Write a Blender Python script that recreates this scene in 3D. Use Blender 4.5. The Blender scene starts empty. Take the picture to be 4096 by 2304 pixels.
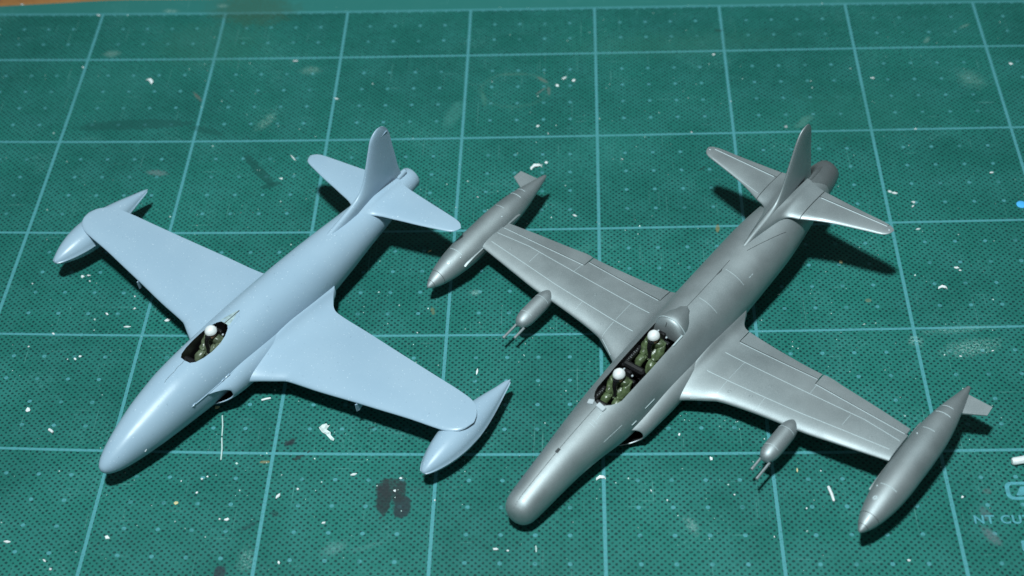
import bpy, bmesh, math, random
from mathutils import Vector, Matrix, Euler, noise as mnoise

MM = 0.001
scene = bpy.context.scene
COL = scene.collection
rnd = random.Random(7)

# ------------------------------------------------------------------ camera
cam_d = bpy.data.cameras.new('camera')
cam = bpy.data.objects.new('camera', cam_d)
COL.objects.link(cam)
cam.location = (-0.0052666, -0.4078180, 0.3769643)
cam.rotation_euler = (0.7877508, 0.0382606, 0.0253129)
cam_d.sensor_fit = 'HORIZONTAL'
cam_d.sensor_width = 36.0
cam_d.lens = 1.567747 * 36.0
cam_d.clip_start = 0.01
cam_d.clip_end = 10.0
cam_d.dof.use_dof = True
cam_d.dof.focus_distance = 0.505
cam_d.dof.aperture_fstop = 14.0
scene.camera = cam

# ------------------------------------------------------------------ world: a dim room
world = bpy.data.worlds.new('World')
scene.world = world
world.use_nodes = True
bg = world.node_tree.nodes['Background']
bg.inputs[0].default_value = (0.62, 0.74, 0.76, 1)
bg.inputs[1].default_value = 0.125

# ------------------------------------------------------------------ the desk lamp above the mat
lamp_d = bpy.data.lights.new('desk_lamp', 'SPOT')
lamp_d.spot_size = math.radians(66)
lamp_d.spot_blend = 1.0
lamp_d.shadow_soft_size = 0.036
lamp_d.energy = 43.0
lamp_d.color = (0.86, 0.985, 1.0)
lamp = bpy.data.objects.new('desk_lamp', lamp_d)
COL.objects.link(lamp)
lamp.location = (-0.085, -0.300, 0.820)
_d = Vector((0.01, 0.0, 0.0)) - lamp.location
lamp.rotation_euler = _d.to_track_quat('-Z', 'Y').to_euler()

scene.view_settings.view_transform = 'Standard'
scene.view_settings.look = 'None'
scene.view_settings.exposure = 0.0
scene.view_settings.gamma = 1.0

# ================================================================== helpers
class G:
    """short-hand for building a node tree"""
    def __init__(s, name):
        s.m = bpy.data.materials.new(name)
        s.m.use_nodes = True
        s.t = s.m.node_tree
        s.b = s.t.nodes['Principled BSDF']
    def n(s, kind, **kw):
        nd = s.t.nodes.new(kind)
        for k, v in kw.items():
            setattr(nd, k, v)
        return nd
    def put(s, sock, v):
        if hasattr(v, 'is_output'):
            s.t.links.new(v, sock)
        elif isinstance(v, (tuple, list)):
            sock.default_value = tuple(v) + ((1,) if len(v) == 3 and len(sock.default_value) == 4 else ())
        else:
            sock.default_value = v
    def math(s, op, a, b=None, c=None, clamp=False):
        nd = s.n('ShaderNodeMath', operation=op, use_clamp=clamp)
        s.put(nd.inputs[0], a)
        if b is not None: s.put(nd.inputs[1], b)
        if c is not None: s.put(nd.inputs[2], c)
        return nd.outputs[0]
    def ramp(s, v, a, b, lo=0.0, hi=1.0):
        nd = s.n('ShaderNodeMapRange', interpolation_type='SMOOTHSTEP')
        s.put(nd.inputs[0], v)
        nd.inputs[1].default_value = a; nd.inputs[2].default_value = b
        nd.inputs[3].default_value = lo; nd.inputs[4].default_value = hi
        return nd.outputs[0]
    def mix(s, f, a, b):
        nd = s.n('ShaderNodeMix', data_type='RGBA')
        s.put(nd.inputs[0], f); s.put(nd.inputs[6], a); s.put(nd.inputs[7], b)
        return nd.outputs[2]
    def noise(s, vec, scale, detail=2.0, rough=0.5):
        nd = s.n('ShaderNodeTexNoise')
        if vec is not None: s.put(nd.inputs['Vector'], vec)
        nd.inputs['Scale'].default_value = scale
        nd.inputs['Detail'].default_value = detail
        nd.inputs['Roughness'].default_value = rough
        return nd.outputs[0]
    def obj(s):
        return s.n('ShaderNodeTexCoord').outputs['Object']
    def bump(s, h, strength, dist):
        nd = s.n('ShaderNodeBump')
        s.put(nd.inputs['Height'], h)
        nd.inputs['Strength'].default_value = strength
        nd.inputs['Distance'].default_value = dist
        s.t.links.new(nd.outputs[0], s.b.inputs['Normal'])
    def set(s, **kw):
        for k, v in kw.items():
            s.put(s.b.inputs[k.replace('_', ' ')], v)
        return s.m

def simple(name, col, rough=0.5, metal=0.0, spec=0.5, var=0.0, vscale=900.0, bump=0.0, bscale=2500.0):
    g = G(name)
    o = g.obj()
    if var > 0:
        c = g.mix(g.ramp(g.noise(o, vscale, 3), 0.3, 0.7), tuple(x * (1 - var) for x in col), tuple(min(1, x * (1 + var)) for x in col))
    else:
        c = tuple(col)
    if bump > 0:
        g.bump(g.noise(o, bscale, 3), bump, 0.0002)
    g.set(Base_Color=c, Roughness=rough, Metallic=metal, Specular_IOR_Level=spec)
    return g.m

def pchip(xs, ys):
    """monotone cubic through (xs, ys); xs ascending"""
    n = len(xs)
    h = [xs[i + 1] - xs[i] for i in range(n - 1)]
    dl = [(ys[i + 1] - ys[i]) / h[i] for i in range(n - 1)]
    m = [dl[0]] + [0.0] * (n - 2) + [dl[-1]]
    for i in range(1, n - 1):
        if dl[i - 1] * dl[i] > 0:
            w1 = 2 * h[i] + h[i - 1]; w2 = h[i] + 2 * h[i - 1]
            m[i] = (w1 + w2) / (w1 / dl[i - 1] + w2 / dl[i])
    def f(x):
        if x <= xs[0]: return ys[0]
        if x >= xs[-1]: return ys[-1]
        i = 0
        while x > xs[i + 1]: i += 1
        t = (x - xs[i]) / h[i]
        return ((2*t**3 - 3*t**2 + 1) * ys[i] + (t**3 - 2*t**2 + t) * h[i] * m[i]
                + (-2*t**3 + 3*t**2) * ys[i + 1] + (t**3 - t**2) * h[i] * m[i + 1])
    return f

def table(rows, k):
    rows = sorted(rows)
    return pchip([r[0] for r in rows], [r[k] for r in rows])

def smooth_mesh(me, angle=35):
    for p in me.polygons: p.use_smooth = True
    me.set_sharp_from_angle(angle=math.radians(angle))

class B:
    """collects vertices (mm) and faces, links them as one mesh object"""
    def __init__(s): s.v = []; s.f = []; s.mi = []
    def add(s, vs, fs, mi=0):
        o = len(s.v); s.v += [tuple(v) for v in vs]
        s.f += [tuple(i + o for i in f) for f in fs]; s.mi += [mi] * len(fs)
    def loft(s, rings, cap0=True, cap1=True, mi=0, closed=True):
        n = len(rings[0]); vs = [p for r in rings for p in r]; fs = []
        m = n if closed else n - 1
        for i in range(len(rings) - 1):
            for j in range(m):
                k = (j + 1) % n
                fs.append((i*n + j, i*n + k, (i+1)*n + k, (i+1)*n + j))
        if cap0: fs.append(tuple(range(n))[::-1])
        if cap1: fs.append(tuple(range((len(rings)-1)*n, len(rings)*n)))
        s.add(vs, fs, mi)
    def box(s, c, d, rot=None, bev=0.0, mi=0):
        hx, hy, hz = d[0]/2, d[1]/2, d[2]/2
        b = min(bev, hx*.6, hy*.6, hz*.6)
        rings = []
        def rect(z, ins):
            x, y = hx - ins, hy - ins
            e = max(b - ins, 0.02 * min(hx, hy))
            return [(-x+e,-y,z),(x-e,-y,z),(x,-y+e,z),(x,y-e,z),(x-e,y,z),(-x+e,y,z),(-x,y-e,z),(-x,-y+e,z)]
        zs = [(-hz, b), (-hz + b, 0), (hz - b, 0), (hz, b)] if b > 0 else [(-hz, 0), (hz, 0)]
        for z, ins in zs: rings.append(rect(z, ins))
        M = (rot.to_matrix() if rot else Matrix.Identity(3))
        s.loft([[tuple(M @ Vector(p) + Vector(c)) for p in r] for r in rings], mi=mi)
    def tube(s, pts, rad, n=10, mi=0, cap=True):
        rings = []
        pts = [Vector(p) for p in pts]
        for i, p in enumerate(pts):
            d = (pts[min(i+1, len(pts)-1)] - pts[max(i-1, 0)]).normalized()
            q = d.to_track_quat('Z', 'Y')
            r = rad[i] if isinstance(rad, (list, tuple)) else rad
            rings.append([tuple(p + q @ Vector((r*math.cos(a), r*math.sin(a), 0))) for a in [2*math.pi*k/n for k in range(n)]])
        s.loft(rings, cap, cap, mi)
    def ell(s, c, r, n=20, m=12, mi=0, zmin=-1.0):
        rings = []
        for i in range(m + 1):
            ph = -math.pi/2 + math.pi * i / m
            z = math.sin(ph)
            if z < zmin: continue
            k = max(math.cos(ph), 0.02)
            rings.append([(c[0]+r[0]*k*math.cos(2*math.pi*j/n), c[1]+r[1]*k*math.sin(2*math.pi*j/n), c[2]+r[2]*z) for j in range(n)])
        s.loft(rings, mi=mi)
    def mirror(s):
        t = B(); t.v = [(x, -y, z) for x, y, z in s.v]; t.f = [f[::-1] for f in s.f]; t.mi = list(s.mi); return t
    def pieces(s):
        p = list(range(len(s.v)))
        def fnd(i):
            while p[i] != i: p[i] = p[p[i]]; i = p[i]
            return i
        for f in s.f:
            for i in f[1:]: p[fnd(i)] = fnd(f[0])
        out = {}
        for f, m in zip(s.f, s.mi):
            t = out.setdefault(fnd(f[0]), (B(), {}))
            g = []
            for i in f:
                if i not in t[1]: t[1][i] = len(t[0].v); t[0].v.append(s.v[i])
                g.append(t[1][i])
            t[0].f.append(tuple(g)); t[0].mi.append(m)
        return [t[0] for t in out.values()]
    def build_each(s, name, mats, parent=None, **kw):
        return [q.build(name, mats, parent, **kw) for q in s.pieces()]
    def build(s, name, mats, parent=None, angle=35, fix=True):
        me = bpy.data.meshes.new(name)
        me.from_pydata([(x*MM, y*MM, z*MM) for x, y, z in s.v], [], s.f)
        if not isinstance(mats, (list, tuple)): mats = [mats]
        for m in mats: me.materials.append(m)
        me.polygons.foreach_set('material_index', s.mi)
        if fix:
            bm = bmesh.new(); bm.from_mesh(me)
            bmesh.ops.recalc_face_normals(bm, faces=bm.faces)
            bm.to_mesh(me); bm.free()
        smooth_mesh(me, angle)
        o = bpy.data.objects.new(name, me)
        COL.objects.link(o)
        if parent is not None: o.parent = parent
        return o

def tag(o, label, cat, group=None):
    o['label'] = label; o['category'] = cat
    if group: o['group'] = group
    return o

def empty(name, label, cat, loc, rot, group=None):
    o = bpy.data.objects.new(name, None)
    o.empty_display_size = 0.01
    COL.objects.link(o)
    o.location = loc; o.rotation_euler = rot
    return tag(o, label, cat, group)

def cut(o, cutter):
    md = o.modifiers.new('cut', 'BOOLEAN')
    md.object = cutter; md.operation = 'DIFFERENCE'; md.solver = 'EXACT'
    bpy.context.view_layer.update()
    dg = bpy.context.evaluated_depsgraph_get()
    me = bpy.data.meshes.new_from_object(o.evaluated_get(dg))
    o.modifiers.clear()
    o.data = me
    bpy.data.objects.remove(cutter)
    smooth_mesh(me, 32)

def skin(verts, edges, radii, root, levels=1):
    """skinned body in mm; returns vertices and faces"""
    me = bpy.data.meshes.new('tmp')
    me.from_pydata(verts, edges, [])
    o = bpy.data.objects.new('tmp', me)
    COL.objects.link(o)
    o.modifiers.new('s', 'SKIN')
    for i, sv in enumerate(me.skin_vertices[0].data):
        r = radii[i]
        sv.radius = r if isinstance(r, tuple) else (r, r)
        sv.use_root = (i == root)
    ss = o.modifiers.new('ss', 'SUBSURF'); ss.levels = levels
    bpy.context.view_layer.update()
    dg = bpy.context.evaluated_depsgraph_get()
    m2 = bpy.data.meshes.new_from_object(o.evaluated_get(dg))
    vs = [tuple(v.co) for v in m2.vertices]; fs = [tuple(p.vertices) for p in m2.polygons]
    bpy.data.objects.remove(o)
    return vs, fs

# ================================================================== materials
def plane_plastic():
    g = G('blue_grey_plastic')
    o = g.obj()
    c = g.mix(g.ramp(g.noise(o, 45, 3), 0.3, 0.7), (0.275, 0.386, 0.488), (0.302, 0.413, 0.513))
    speck = g.ramp(g.noise(o, 1900, 1), 0.715, 0.76)
    c = g.mix(g.math('MULTIPLY', speck, 0.45), c, (0.75, 0.85, 0.92))
    dark = g.ramp(g.noise(o, 1500, 1, 0.3), 0.755, 0.80)
    c = g.mix(g.math('MULTIPLY', dark, 0.35), c, (0.10, 0.14, 0.20))
    g.bump(g.noise(o, 1400, 3), 0.05, 0.0002)
    return g.set(Base_Color=c, Roughness=g.ramp(g.noise(o, 120, 3), 0.3, 0.7, 0.30, 0.40), Specular_IOR_Level=0.42)

def silver_paint(name, k=1.0, rough=0.58):
    g = G(name)
    o = g.obj()
    c = g.mix(g.ramp(g.noise(o, 60, 4), 0.3, 0.7), (0.285*k, 0.330*k, 0.345*k), (0.355*k, 0.400*k, 0.415*k))  # broad uneven glints of the paint put into its colour as mottling
    fl = g.noise(o, 5200, 1)
    c = g.mix(g.ramp(fl, 0.35, 0.75, 0.0, 0.25), c, (0.62*k, 0.67*k, 0.69*k))
    g.bump(g.noise(o, 3800, 2), 0.05, 0.0001)
    return g.set(Base_Color=c, Metallic=0.80, Coat_Weight=0.10, Coat_Roughness=0.15, Roughness=g.ramp(g.noise(o, 90, 3), 0.3, 0.7, rough - 0.04, rough + 0.06), Specular_IOR_Level=0.5)

M_BLUE = plane_plastic()
M_SIL = silver_paint('silver_paint')
M_SILW = simple('worn_silver_highlight', (0.52, 0.61, 0.64), 0.4, metal=0.3)  # paler than the paint: worn edges plus raised-line highlights put into the colour
M_SILD = silver_paint('dull_silver', 0.72, 0.5)
M_SEAM = simple('seam_shadow_filler', (0.035, 0.042, 0.045), 0.6)
M_BLK = simple('black_cockpit_paint', (0.006, 0.006, 0.007), 0.42, var=0.3)
M_BLKG = simple('satin_black', (0.010, 0.010, 0.011), 0.25)
M_GREYD = simple('dark_grey_detail', (0.10, 0.11, 0.11), 0.5)
M_TAB = simple('pale_grey_putty', (0.38, 0.43, 0.46), 0.5)
M_HELM = simple('white_helmet_paint', (0.70, 0.72, 0.72), 0.5, var=0.12, vscale=600, bump=0.5, bscale=900)
M_SKIN = simple('painted_skin', (0.34, 0.17, 0.10), 0.45)
M_OLIVE = simple('olive_flight_suit', (0.070, 0.100, 0.046), 0.33, var=0.35, vscale=700, bump=0.7, bscale=900)
M_OLIVE2 = simple('grey_green_flight_suit', (0.090, 0.115, 0.070), 0.32, var=0.35, vscale=700, bump=0.7, bscale=900)
M_WHITE = simple('white_styrene', (0.66, 0.70, 0.71), 0.5, var=0.06, vscale=1500)
M_PEEL = simple('crinkled_white_paint', (0.50, 0.58, 0.57), 0.5, var=0.35, vscale=900, bump=0.6, bscale=1200)
M_DECK = simple('greenish_filler', (0.30, 0.40, 0.42), 0.5, var=0.2, vscale=800)
M_PALE = simple('pale_scrap', (0.45, 0.60, 0.58), 0.6)
M_YEL = simple('yellowed_scrap', (0.62, 0.55, 0.30), 0.6, var=0.1)
M_MAUVE = simple('mauve_wax', (0.28, 0.32, 0.33), 0.6)
M_DOT = simple('bright_blue_paper', (0.07, 0.42, 0.85), 0.5)
M_PRINT = simple('mat_print_ink', (0.066, 0.275, 0.320), 0.55, var=0.15, vscale=700)

STAINS = [
 # x, y, rx, ry, angle, colour, alpha, break-up
 (-139.0,133.0,22.0,14.0,-8,(0.040,0.078,0.040),0.58,0.42),
 (-152,110,30,20,0,(0.030,0.120,0.085),0.35,0.5),
 (-174.5,59.6,25.0,3.2,2,(0.008,0.070,0.062),0.72,0.15),
 (-146,55.5,8,1.8,-22,(0.008,0.070,0.062),0.55,0.2),
 (-122.5,32.0,12.4,2.0,-54,(0.006,0.060,0.052),0.75,0.1),
 (-117.5,24.0,4.0,1.6,20,(0.006,0.060,0.052),0.7,0.1),
 (-65.0,-117.0,2.3,7.4,2,(0.016,0.024,0.027),0.95,0.12),
 (-59.3,-120.0,3.0,4.6,6,(0.018,0.028,0.034),0.95,0.10),
 (-62.8,-112.6,4.8,3.4,0,(0.020,0.028,0.031),0.92,0.35),
 (-62.4,-115.6,4.2,3.0,0,(0.018,0.028,0.030),0.88,0.45),
 (-60.2,-114.0,1.7,5.0,-4,(0.018,0.028,0.030),0.85,0.35),
 (-66.8,-113.8,1.3,2.4,0,(0.018,0.026,0.030),0.85,0.4),
 (-54.6,-113.6,4.0,2.0,0,(0.020,0.060,0.060),0.55,0.8),
 (-95.4,-95.3,2.7,1.1,53,(0.016,0.020,0.026),0.9,0.4),
 (-95.9,-95.6,1.8,1.1,0,(0.016,0.020,0.026),0.9,0.3),
 (-92.2,-101.2,1.8,0.6,35,(0.020,0.022,0.024),0.9,0.3),
 (-89.4,-99.0,0.9,0.35,60,(0.020,0.022,0.024),0.8,0.3),
 (-71,-89.6,1.3,.5,25,(0.010,0.030,0.030),0.8,0.3),
 (-109.9,-143.0,2.0,2.4,0,(0.020,0.030,0.040),0.9,0.2),
 (109.9,-131.3,4.7,2.1,-62,(0.095,0.140,0.152),0.85,0.5),
 (109.4,-123.0,3.2,1.7,-78,(0.080,0.130,0.145),0.65,0.4),
 (111.5,-115.0,1.5,1.1,0,(0.080,0.120,0.120),0.5,0.3),
 (-160.0,31.8,4.8,1.9,-10,(0.120,0.175,0.180),0.75,0.5),
 (-152.6,76.2,4.3,0.9,-55,(0.190,0.130,0.115),0.55,0.5),
 (-20.5,83.5,3.6,1.0,-42,(0.170,0.150,0.135),0.65,0.4),
 (-18.0,76.5,3.4,0.7,-85,(0.170,0.140,0.130),0.55,0.4),
 (-21.0,76.5,2.6,0.45,50,(0.170,0.140,0.130),0.5,0.3),
 (-32.0,87.0,8.0,0.7,0,(0.090,0.180,0.140),0.4,0.4),
 (-42.5,72.0,1.2,6.5,8,(0.050,0.180,0.140),0.5,0.4),
 (116.7,-57.9,12.5,4.6,12,(0.230,0.430,0.400),0.62,1.0),
 (114.0,-50.0,16.0,2.0,6,(0.180,0.380,0.350),0.45,1.0),
 (99.9,-54.7,3.2,3.0,-50,(0.250,0.450,0.430),0.65,1.0),
 (25.1,-127.0,4.6,2.1,-66,(0.200,0.350,0.340),0.65,0.9),
 (-123.9,60.5,7.5,3.2,62,(0.190,0.360,0.310),0.6,1.0),
 (-110.7,91.6,5.2,3.6,0,(0.210,0.350,0.300),0.55,0.9),
 (-41.4,-31.2,2.3,1.9,30,(0.250,0.440,0.420),0.6,0.8),
 (-103.0,-138.5,3.0,6.0,0,(0.190,0.380,0.360),0.55,1.0),
 (-191.6,104.4,4.2,2.8,-2,(0.230,0.380,0.340),0.55,0.7),
 (-172.8,132.9,4.4,1.6,-5,(0.300,0.470,0.420),0.6,0.9),
 (-152.0,136.0,3.5,1.6,0,(0.300,0.470,0.440),0.55,0.9),
 (140.9,80.2,7.5,6.0,-60,(0.150,0.300,0.260),0.5,0.8),
 (-96.6,-122.5,1.8,1.2,-37,(0.010,0.020,0.024),0.8,0.5),
 (-103.9,-127.0,3.9,0.9,35,(0.010,0.040,0.045),0.7,0.4),
 (40.7,-1.1,2.2,0.8,-94,(0.220,0.180,0.070),0.75,0.3),
 (-102.3,-102.9,1.6,0.6,0,(0.230,0.200,0.100),0.75,0.2),
 (-55.2,-39.6,2.3,0.9,-75,(0.160,0.170,0.080),0.65,0.4),
 (87.5,-36.5,1.1,0.9,0,(0.180,0.200,0.120),0.6,0.3),
 (76.0,56.1,6.0,2.4,49,(0.120,0.270,0.230),0.5,0.5),
 (48.4,113.4,1.6,0.9,-15,(0.010,0.050,0.045),0.8,0.2),
 (90.0,46.0,1.2,0.7,30,(0.010,0.060,0.050),0.7,0.3),
 (37.5,30.5,2.0,0.35,38,(0.010,0.040,0.036),0.85,0.1),
 (-53.6,63.1,11.2,3.7,74,(0.070,0.260,0.230),0.4,0.5),
 (-63.5,-5.3,12.0,3.9,9,(0.060,0.250,0.215),0.35,0.8),
 (-68.6,-134.4,8.2,1.3,20,(0.090,0.250,0.240),0.35,0.7),
 (-7.4,-12.4,9.7,2.4,34,(0.060,0.240,0.210),0.35,0.6),
 (-77.9,-134.9,5.5,2.8,33,(0.140,0.290,0.290),0.5,0.7),
 (144.1,113.5,3.2,1.0,36,(0.230,0.380,0.330),0.6,0.7),
 (128.3,104.9,2.8,1.1,60,(0.190,0.330,0.290),0.5,0.6),
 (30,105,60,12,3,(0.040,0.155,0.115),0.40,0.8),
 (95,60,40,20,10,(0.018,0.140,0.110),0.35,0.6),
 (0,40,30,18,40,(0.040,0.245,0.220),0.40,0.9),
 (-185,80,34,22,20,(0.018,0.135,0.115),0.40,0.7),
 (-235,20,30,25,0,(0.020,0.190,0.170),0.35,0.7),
]
RINGS = [ # x, y, rx, ry, colour, alpha, width
 (82.9,74.0,9.0,6.4,(0.010,0.100,0.080),0.60,0.22),
 (-31.0,77.5,13.5,11.0,(0.060,0.180,0.145),0.26,0.12),
]

def mat_material():
    g = G('printed_green_mat')
    uvn = g.n('ShaderNodeUVMap', uv_map='grid')
    sp = g.n('ShaderNodeSeparateXYZ'); g.t.links.new(uvn.outputs[0], sp.inputs[0])
    gx, gy = sp.outputs[0], sp.outputs[1]
    o = g.obj()
    w1 = g.math('MULTIPLY', g.math('SUBTRACT', g.noise(o, 1500, 3, 0.7), 0.5), 0.030)
    pp = lambda v, s: g.math('PINGPONG', v, s)
    field = g.ramp(gy, 12.98, 13.02, 1.0, 0.0)
    # base colour
    big = g.noise(o, 16, 4, 0.6); mid = g.noise(o, 75, 4, 0.6)
    base = g.mix(g.ramp(big, 0.30, 0.70), (0.0092, 0.108, 0.090), (0.0145, 0.150, 0.124))
    base = g.mix(g.ramp(mid, 0.35, 0.75, 0.0, 0.45), base, (0.022, 0.170, 0.158))
    base = g.mix(g.math('SUBTRACT', 1.0, field), base, (0.024, 0.160, 0.145))
    fine = g.noise(o, 2600, 2, 0.6)
    base = g.mix(g.ramp(fine, 0.55, 0.80, 0.0, 0.35), base, (0.048, 0.245, 0.230))
    # perforation pattern
    P = 0.2105
    a = g.math('ADD', g.math('POWER', pp(gx, P/2), 2.0), g.math('POWER', pp(gy, P/2), 2.0))
    gx2 = g.math('ADD', gx, P/2); gy2 = g.math('ADD', gy, P/2)
    b = g.math('ADD', g.math('POWER', pp(gx2, P/2), 2.0), g.math('POWER', pp(gy2, P/2), 2.0))
    w2 = g.math('MULTIPLY', g.math('SUBTRACT', g.noise(o, 620, 2, 0.6), 0.5), 0.075)
    d = g.math('ADD', g.math('SQRT', g.math('MINIMUM', a, b)), g.math('ADD', w1, w2))
    pm = g.ramp(d, 0.029, 0.050, 1.0, 0.0)
    keep = g.ramp(g.noise(o, 430, 2, 0.7), 0.28, 0.50, 0.45, 1.0)
    pm = g.math('MULTIPLY', g.math('MULTIPLY', pm, keep), field)
    pmc = pm
    col = g.mix(g.math('MULTIPLY', pmc, 0.96), base, (0.0014, 0.032, 0.033))
    # rubbed light between the holes
    rub = g.math('MULTIPLY', g.ramp(g.noise(o, 34, 5, 0.75), 0.50, 0.72), g.ramp(g.noise(o, 900, 2, 0.7), 0.42, 0.68))
    rub = g.math('MULTIPLY', rub, g.math('SUBTRACT', 1.0, pm))
    col = g.mix(g.math('MULTIPLY', rub, 0.42), col, (0.088, 0.285, 0.270))
    # cut marks: fine straight scratches both ways
    for sc, th in (((60, 1300, 1), 0.735), ((1500, 38, 1), 0.725), ((1100, 900, 1), 0.79)):
        mp = g.n('ShaderNodeMapping'); mp.inputs['Scale'].default_value = sc
        g.t.links.new(o, mp.inputs['Vector'])
        mk = g.ramp(g.noise(mp.outputs[0], 1.0, 2, 0.45), th - 0.03, th + 0.02)
        col = g.mix(g.math('MULTIPLY', mk, 0.30), col, (0.13, 0.35, 0.33))
    # printed 5 cm grid
    worn = g.ramp(g.noise(o, 1100, 3, 0.75), 0.28, 0.48, 0.35, 1.0)
    vl = g.ramp(g.math('ADD', pp(gx, 2.5), w1), 0.044, 0.062, 1.0, 0.0)
    vl = g.math('MULTIPLY', vl, field)
    low = g.ramp(gy, 11.4, 11.5, 1.0, 0.0)
    hl = g.math('MULTIPLY', g.ramp(g.math('ADD', pp(gy, 2.5), w1), 0.040, 0.058, 1.0, 0.0), low)
    h0 = g.ramp(g.math('ADD', g.math('ABSOLUTE', g.math('SUBTRACT', gy, 13.0)), w1), 0.045, 0.075, 1.0, 0.0)
    tick = g.math('MULTIPLY', g.ramp(pp(gx, 0.25), 0.03, 0.06, 1.0, 0.0),
                  g.math('MULTIPLY', g.ramp(gy, 12.86, 12.90), field))
    ln = g.math('MAXIMUM', g.math('MAXIMUM', vl, hl), g.math('MULTIPLY', g.math('MAXIMUM', h0, tick), 0.8))
    dt = g.math('SQRT', g.math('ADD', g.math('POWER', pp(gx, 0.5), 2.0), g.math('POWER', pp(gy, 0.5), 2.0)))
    dm = g.math('MULTIPLY', g.ramp(g.math('ADD', dt, w1), 0.055, 0.080, 1.0, 0.0), field)
    dm = g.math('MULTIPLY', dm, g.ramp(g.noise(o, 260, 2, 0.7), 0.32, 0.55, 0.35, 1.0))
    ink = g.math('MULTIPLY', g.math('MAXIMUM', ln, g.math('MULTIPLY', dm, 0.95)), worn)
    col = g.mix(g.math('MULTIPLY', ink, 0.92), col, (0.072, 0.275, 0.305))
    # stains, smears and chalky scuffs
    nz = g.math('SUBTRACT', g.noise(o, 330, 4, 0.65), 0.5)
    nf = g.noise(o, 1250, 3, 0.75)
    brk = g.ramp(nf, 0.44, 0.60)
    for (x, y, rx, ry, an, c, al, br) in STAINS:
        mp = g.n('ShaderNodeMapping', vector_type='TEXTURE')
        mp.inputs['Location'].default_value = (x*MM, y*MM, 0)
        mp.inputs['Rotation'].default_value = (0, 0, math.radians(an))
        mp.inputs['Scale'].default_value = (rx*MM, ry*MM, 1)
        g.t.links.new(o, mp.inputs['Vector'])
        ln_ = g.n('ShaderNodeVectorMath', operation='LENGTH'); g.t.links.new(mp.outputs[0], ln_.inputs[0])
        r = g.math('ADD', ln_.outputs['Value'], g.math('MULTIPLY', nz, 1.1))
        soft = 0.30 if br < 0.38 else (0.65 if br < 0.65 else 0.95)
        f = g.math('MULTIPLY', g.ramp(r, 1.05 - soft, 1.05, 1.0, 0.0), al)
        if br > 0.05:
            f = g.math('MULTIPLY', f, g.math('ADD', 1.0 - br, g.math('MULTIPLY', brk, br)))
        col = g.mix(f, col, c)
    for (x, y, rx, ry, c, al, wd) in RINGS:
        mp = g.n('ShaderNodeMapping', vector_type='TEXTURE')
        mp.inputs['Location'].default_value = (x*MM, y*MM, 0)
        mp.inputs['Scale'].default_value = (rx*MM, ry*MM, 1)
        g.t.links.new(o, mp.inputs['Vector'])
        ln_ = g.n('ShaderNodeVectorMath', operation='LENGTH'); g.t.links.new(mp.outputs[0], ln_.inputs[0])
        r = g.math('ABSOLUTE', g.math('SUBTRACT', g.math('ADD', ln_.outputs['Value'], g.math('MULTIPLY', nz, 0.35)), 0.95))
        f = g.math('MULTIPLY', g.ramp(r, 0.0, wd, 1.0, 0.0), al)
        col = g.mix(g.math('MULTIPLY', f, g.ramp(nf, 0.35, 0.6, 0.4, 1.0)), col, c)
    h = g.math('SUBTRACT', g.math('MULTIPLY', fine, 0.25), pm)
    g.bump(h, 0.30, 0.00012)
    return g.set(Base_Color=col, Roughness=g.ramp(mid, 0.3, 0.7, 0.46, 0.60), Specular_IOR_Level=0.30)

def wood_material():
    g = G('orange_brown_wood')
    o = g.obj()
    mp = g.n('ShaderNodeMapping'); mp.inputs['Scale'].default_value = (12, 160, 1)
    g.t.links.new(o, mp.inputs['Vector'])
    n1 = g.noise(mp.outputs[0], 1.0, 5, 0.65)
    c = g.mix(g.ramp(n1, 0.3, 0.7), (0.20, 0.085, 0.026), (0.42, 0.20, 0.070))
    c = g.mix(g.ramp(g.noise(o, 700, 3), 0.5, 0.8, 0, 0.4), c, (0.14, 0.055, 0.018))
    return g.set(Base_Color=c, Roughness=0.42)

# ================================================================== setting: table top and cutting mat
tb = B()
tb.box((0, 0, -22.2), (1400, 1100, 40), bev=4)
table_top = tb.build('table_top', wood_material())
table_top['kind'] = 'structure'

PX = [-0.0007, -0.0217, 0.0047, 0.042, 20.0708, 0.0728, -0.0953, -0.0413, 0.0182, -0.1374]
PY = [0.0576, 14.9862, -0.0468, -0.0242, -0.2055, -0.0654, 0.3475, -0.1925, 0.2033, 0.119]
def grid_uv(x, y):
    """the printed grid is a touch distorted where the worn mat has bent"""
    cx = max(-26.0, min(22.0, x/10)); cy = max(-17.0, min(15.0, y/10))
    X, Y = cx/20, cy/15
    u = v = 0.0; k = 0
    for i in range(4):
        for j in range(4 - i):
            t = X**i * Y**j
            u += PX[k]*t; v += PY[k]*t; k += 1
    return u + (x/10 - cx), v + (y/10 - cy)
def far_edge(x):
    return 141.2 - 2.8*(max(0.0, -x - 195)/50)**1.6 + 0.25*math.sin(x*0.09)

xs = [-330 + 10*i for i in range(67)]
ys = [-310 + 10*i for i in range(45)]
NY = len(ys) + 1
vs = []
for x in xs:
    for y in ys: vs.append((x*MM, y*MM, 0.0))
    vs.append((x*MM, far_edge(x)*MM, 0.0))
fs = [(i*NY + j, (i+1)*NY + j, (i+1)*NY + j + 1, i*NY + j + 1) for i in range(len(xs)-1) for j in range(NY-1)]
me = bpy.data.meshes.new('cutting_mat')
me.from_pydata(vs, [], fs)
bm = bmesh.new(); bm.from_mesh(me)
ext = bmesh.ops.extrude_face_region(bm, geom=list(bm.faces))
for v in [e for e in ext['geom'] if isinstance(e, bmesh.types.BMVert)]: v.co.z = -0.0021
bmesh.ops.recalc_face_normals(bm, faces=bm.faces)
uvl = bm.loops.layers.uv.new('grid')
for f in bm.faces:
    for lp in f.loops: lp[uvl].uv = grid_uv(lp.vert.co.x/MM, lp.vert.co.y/MM)
bm.to_mesh(me); bm.free()
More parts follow.
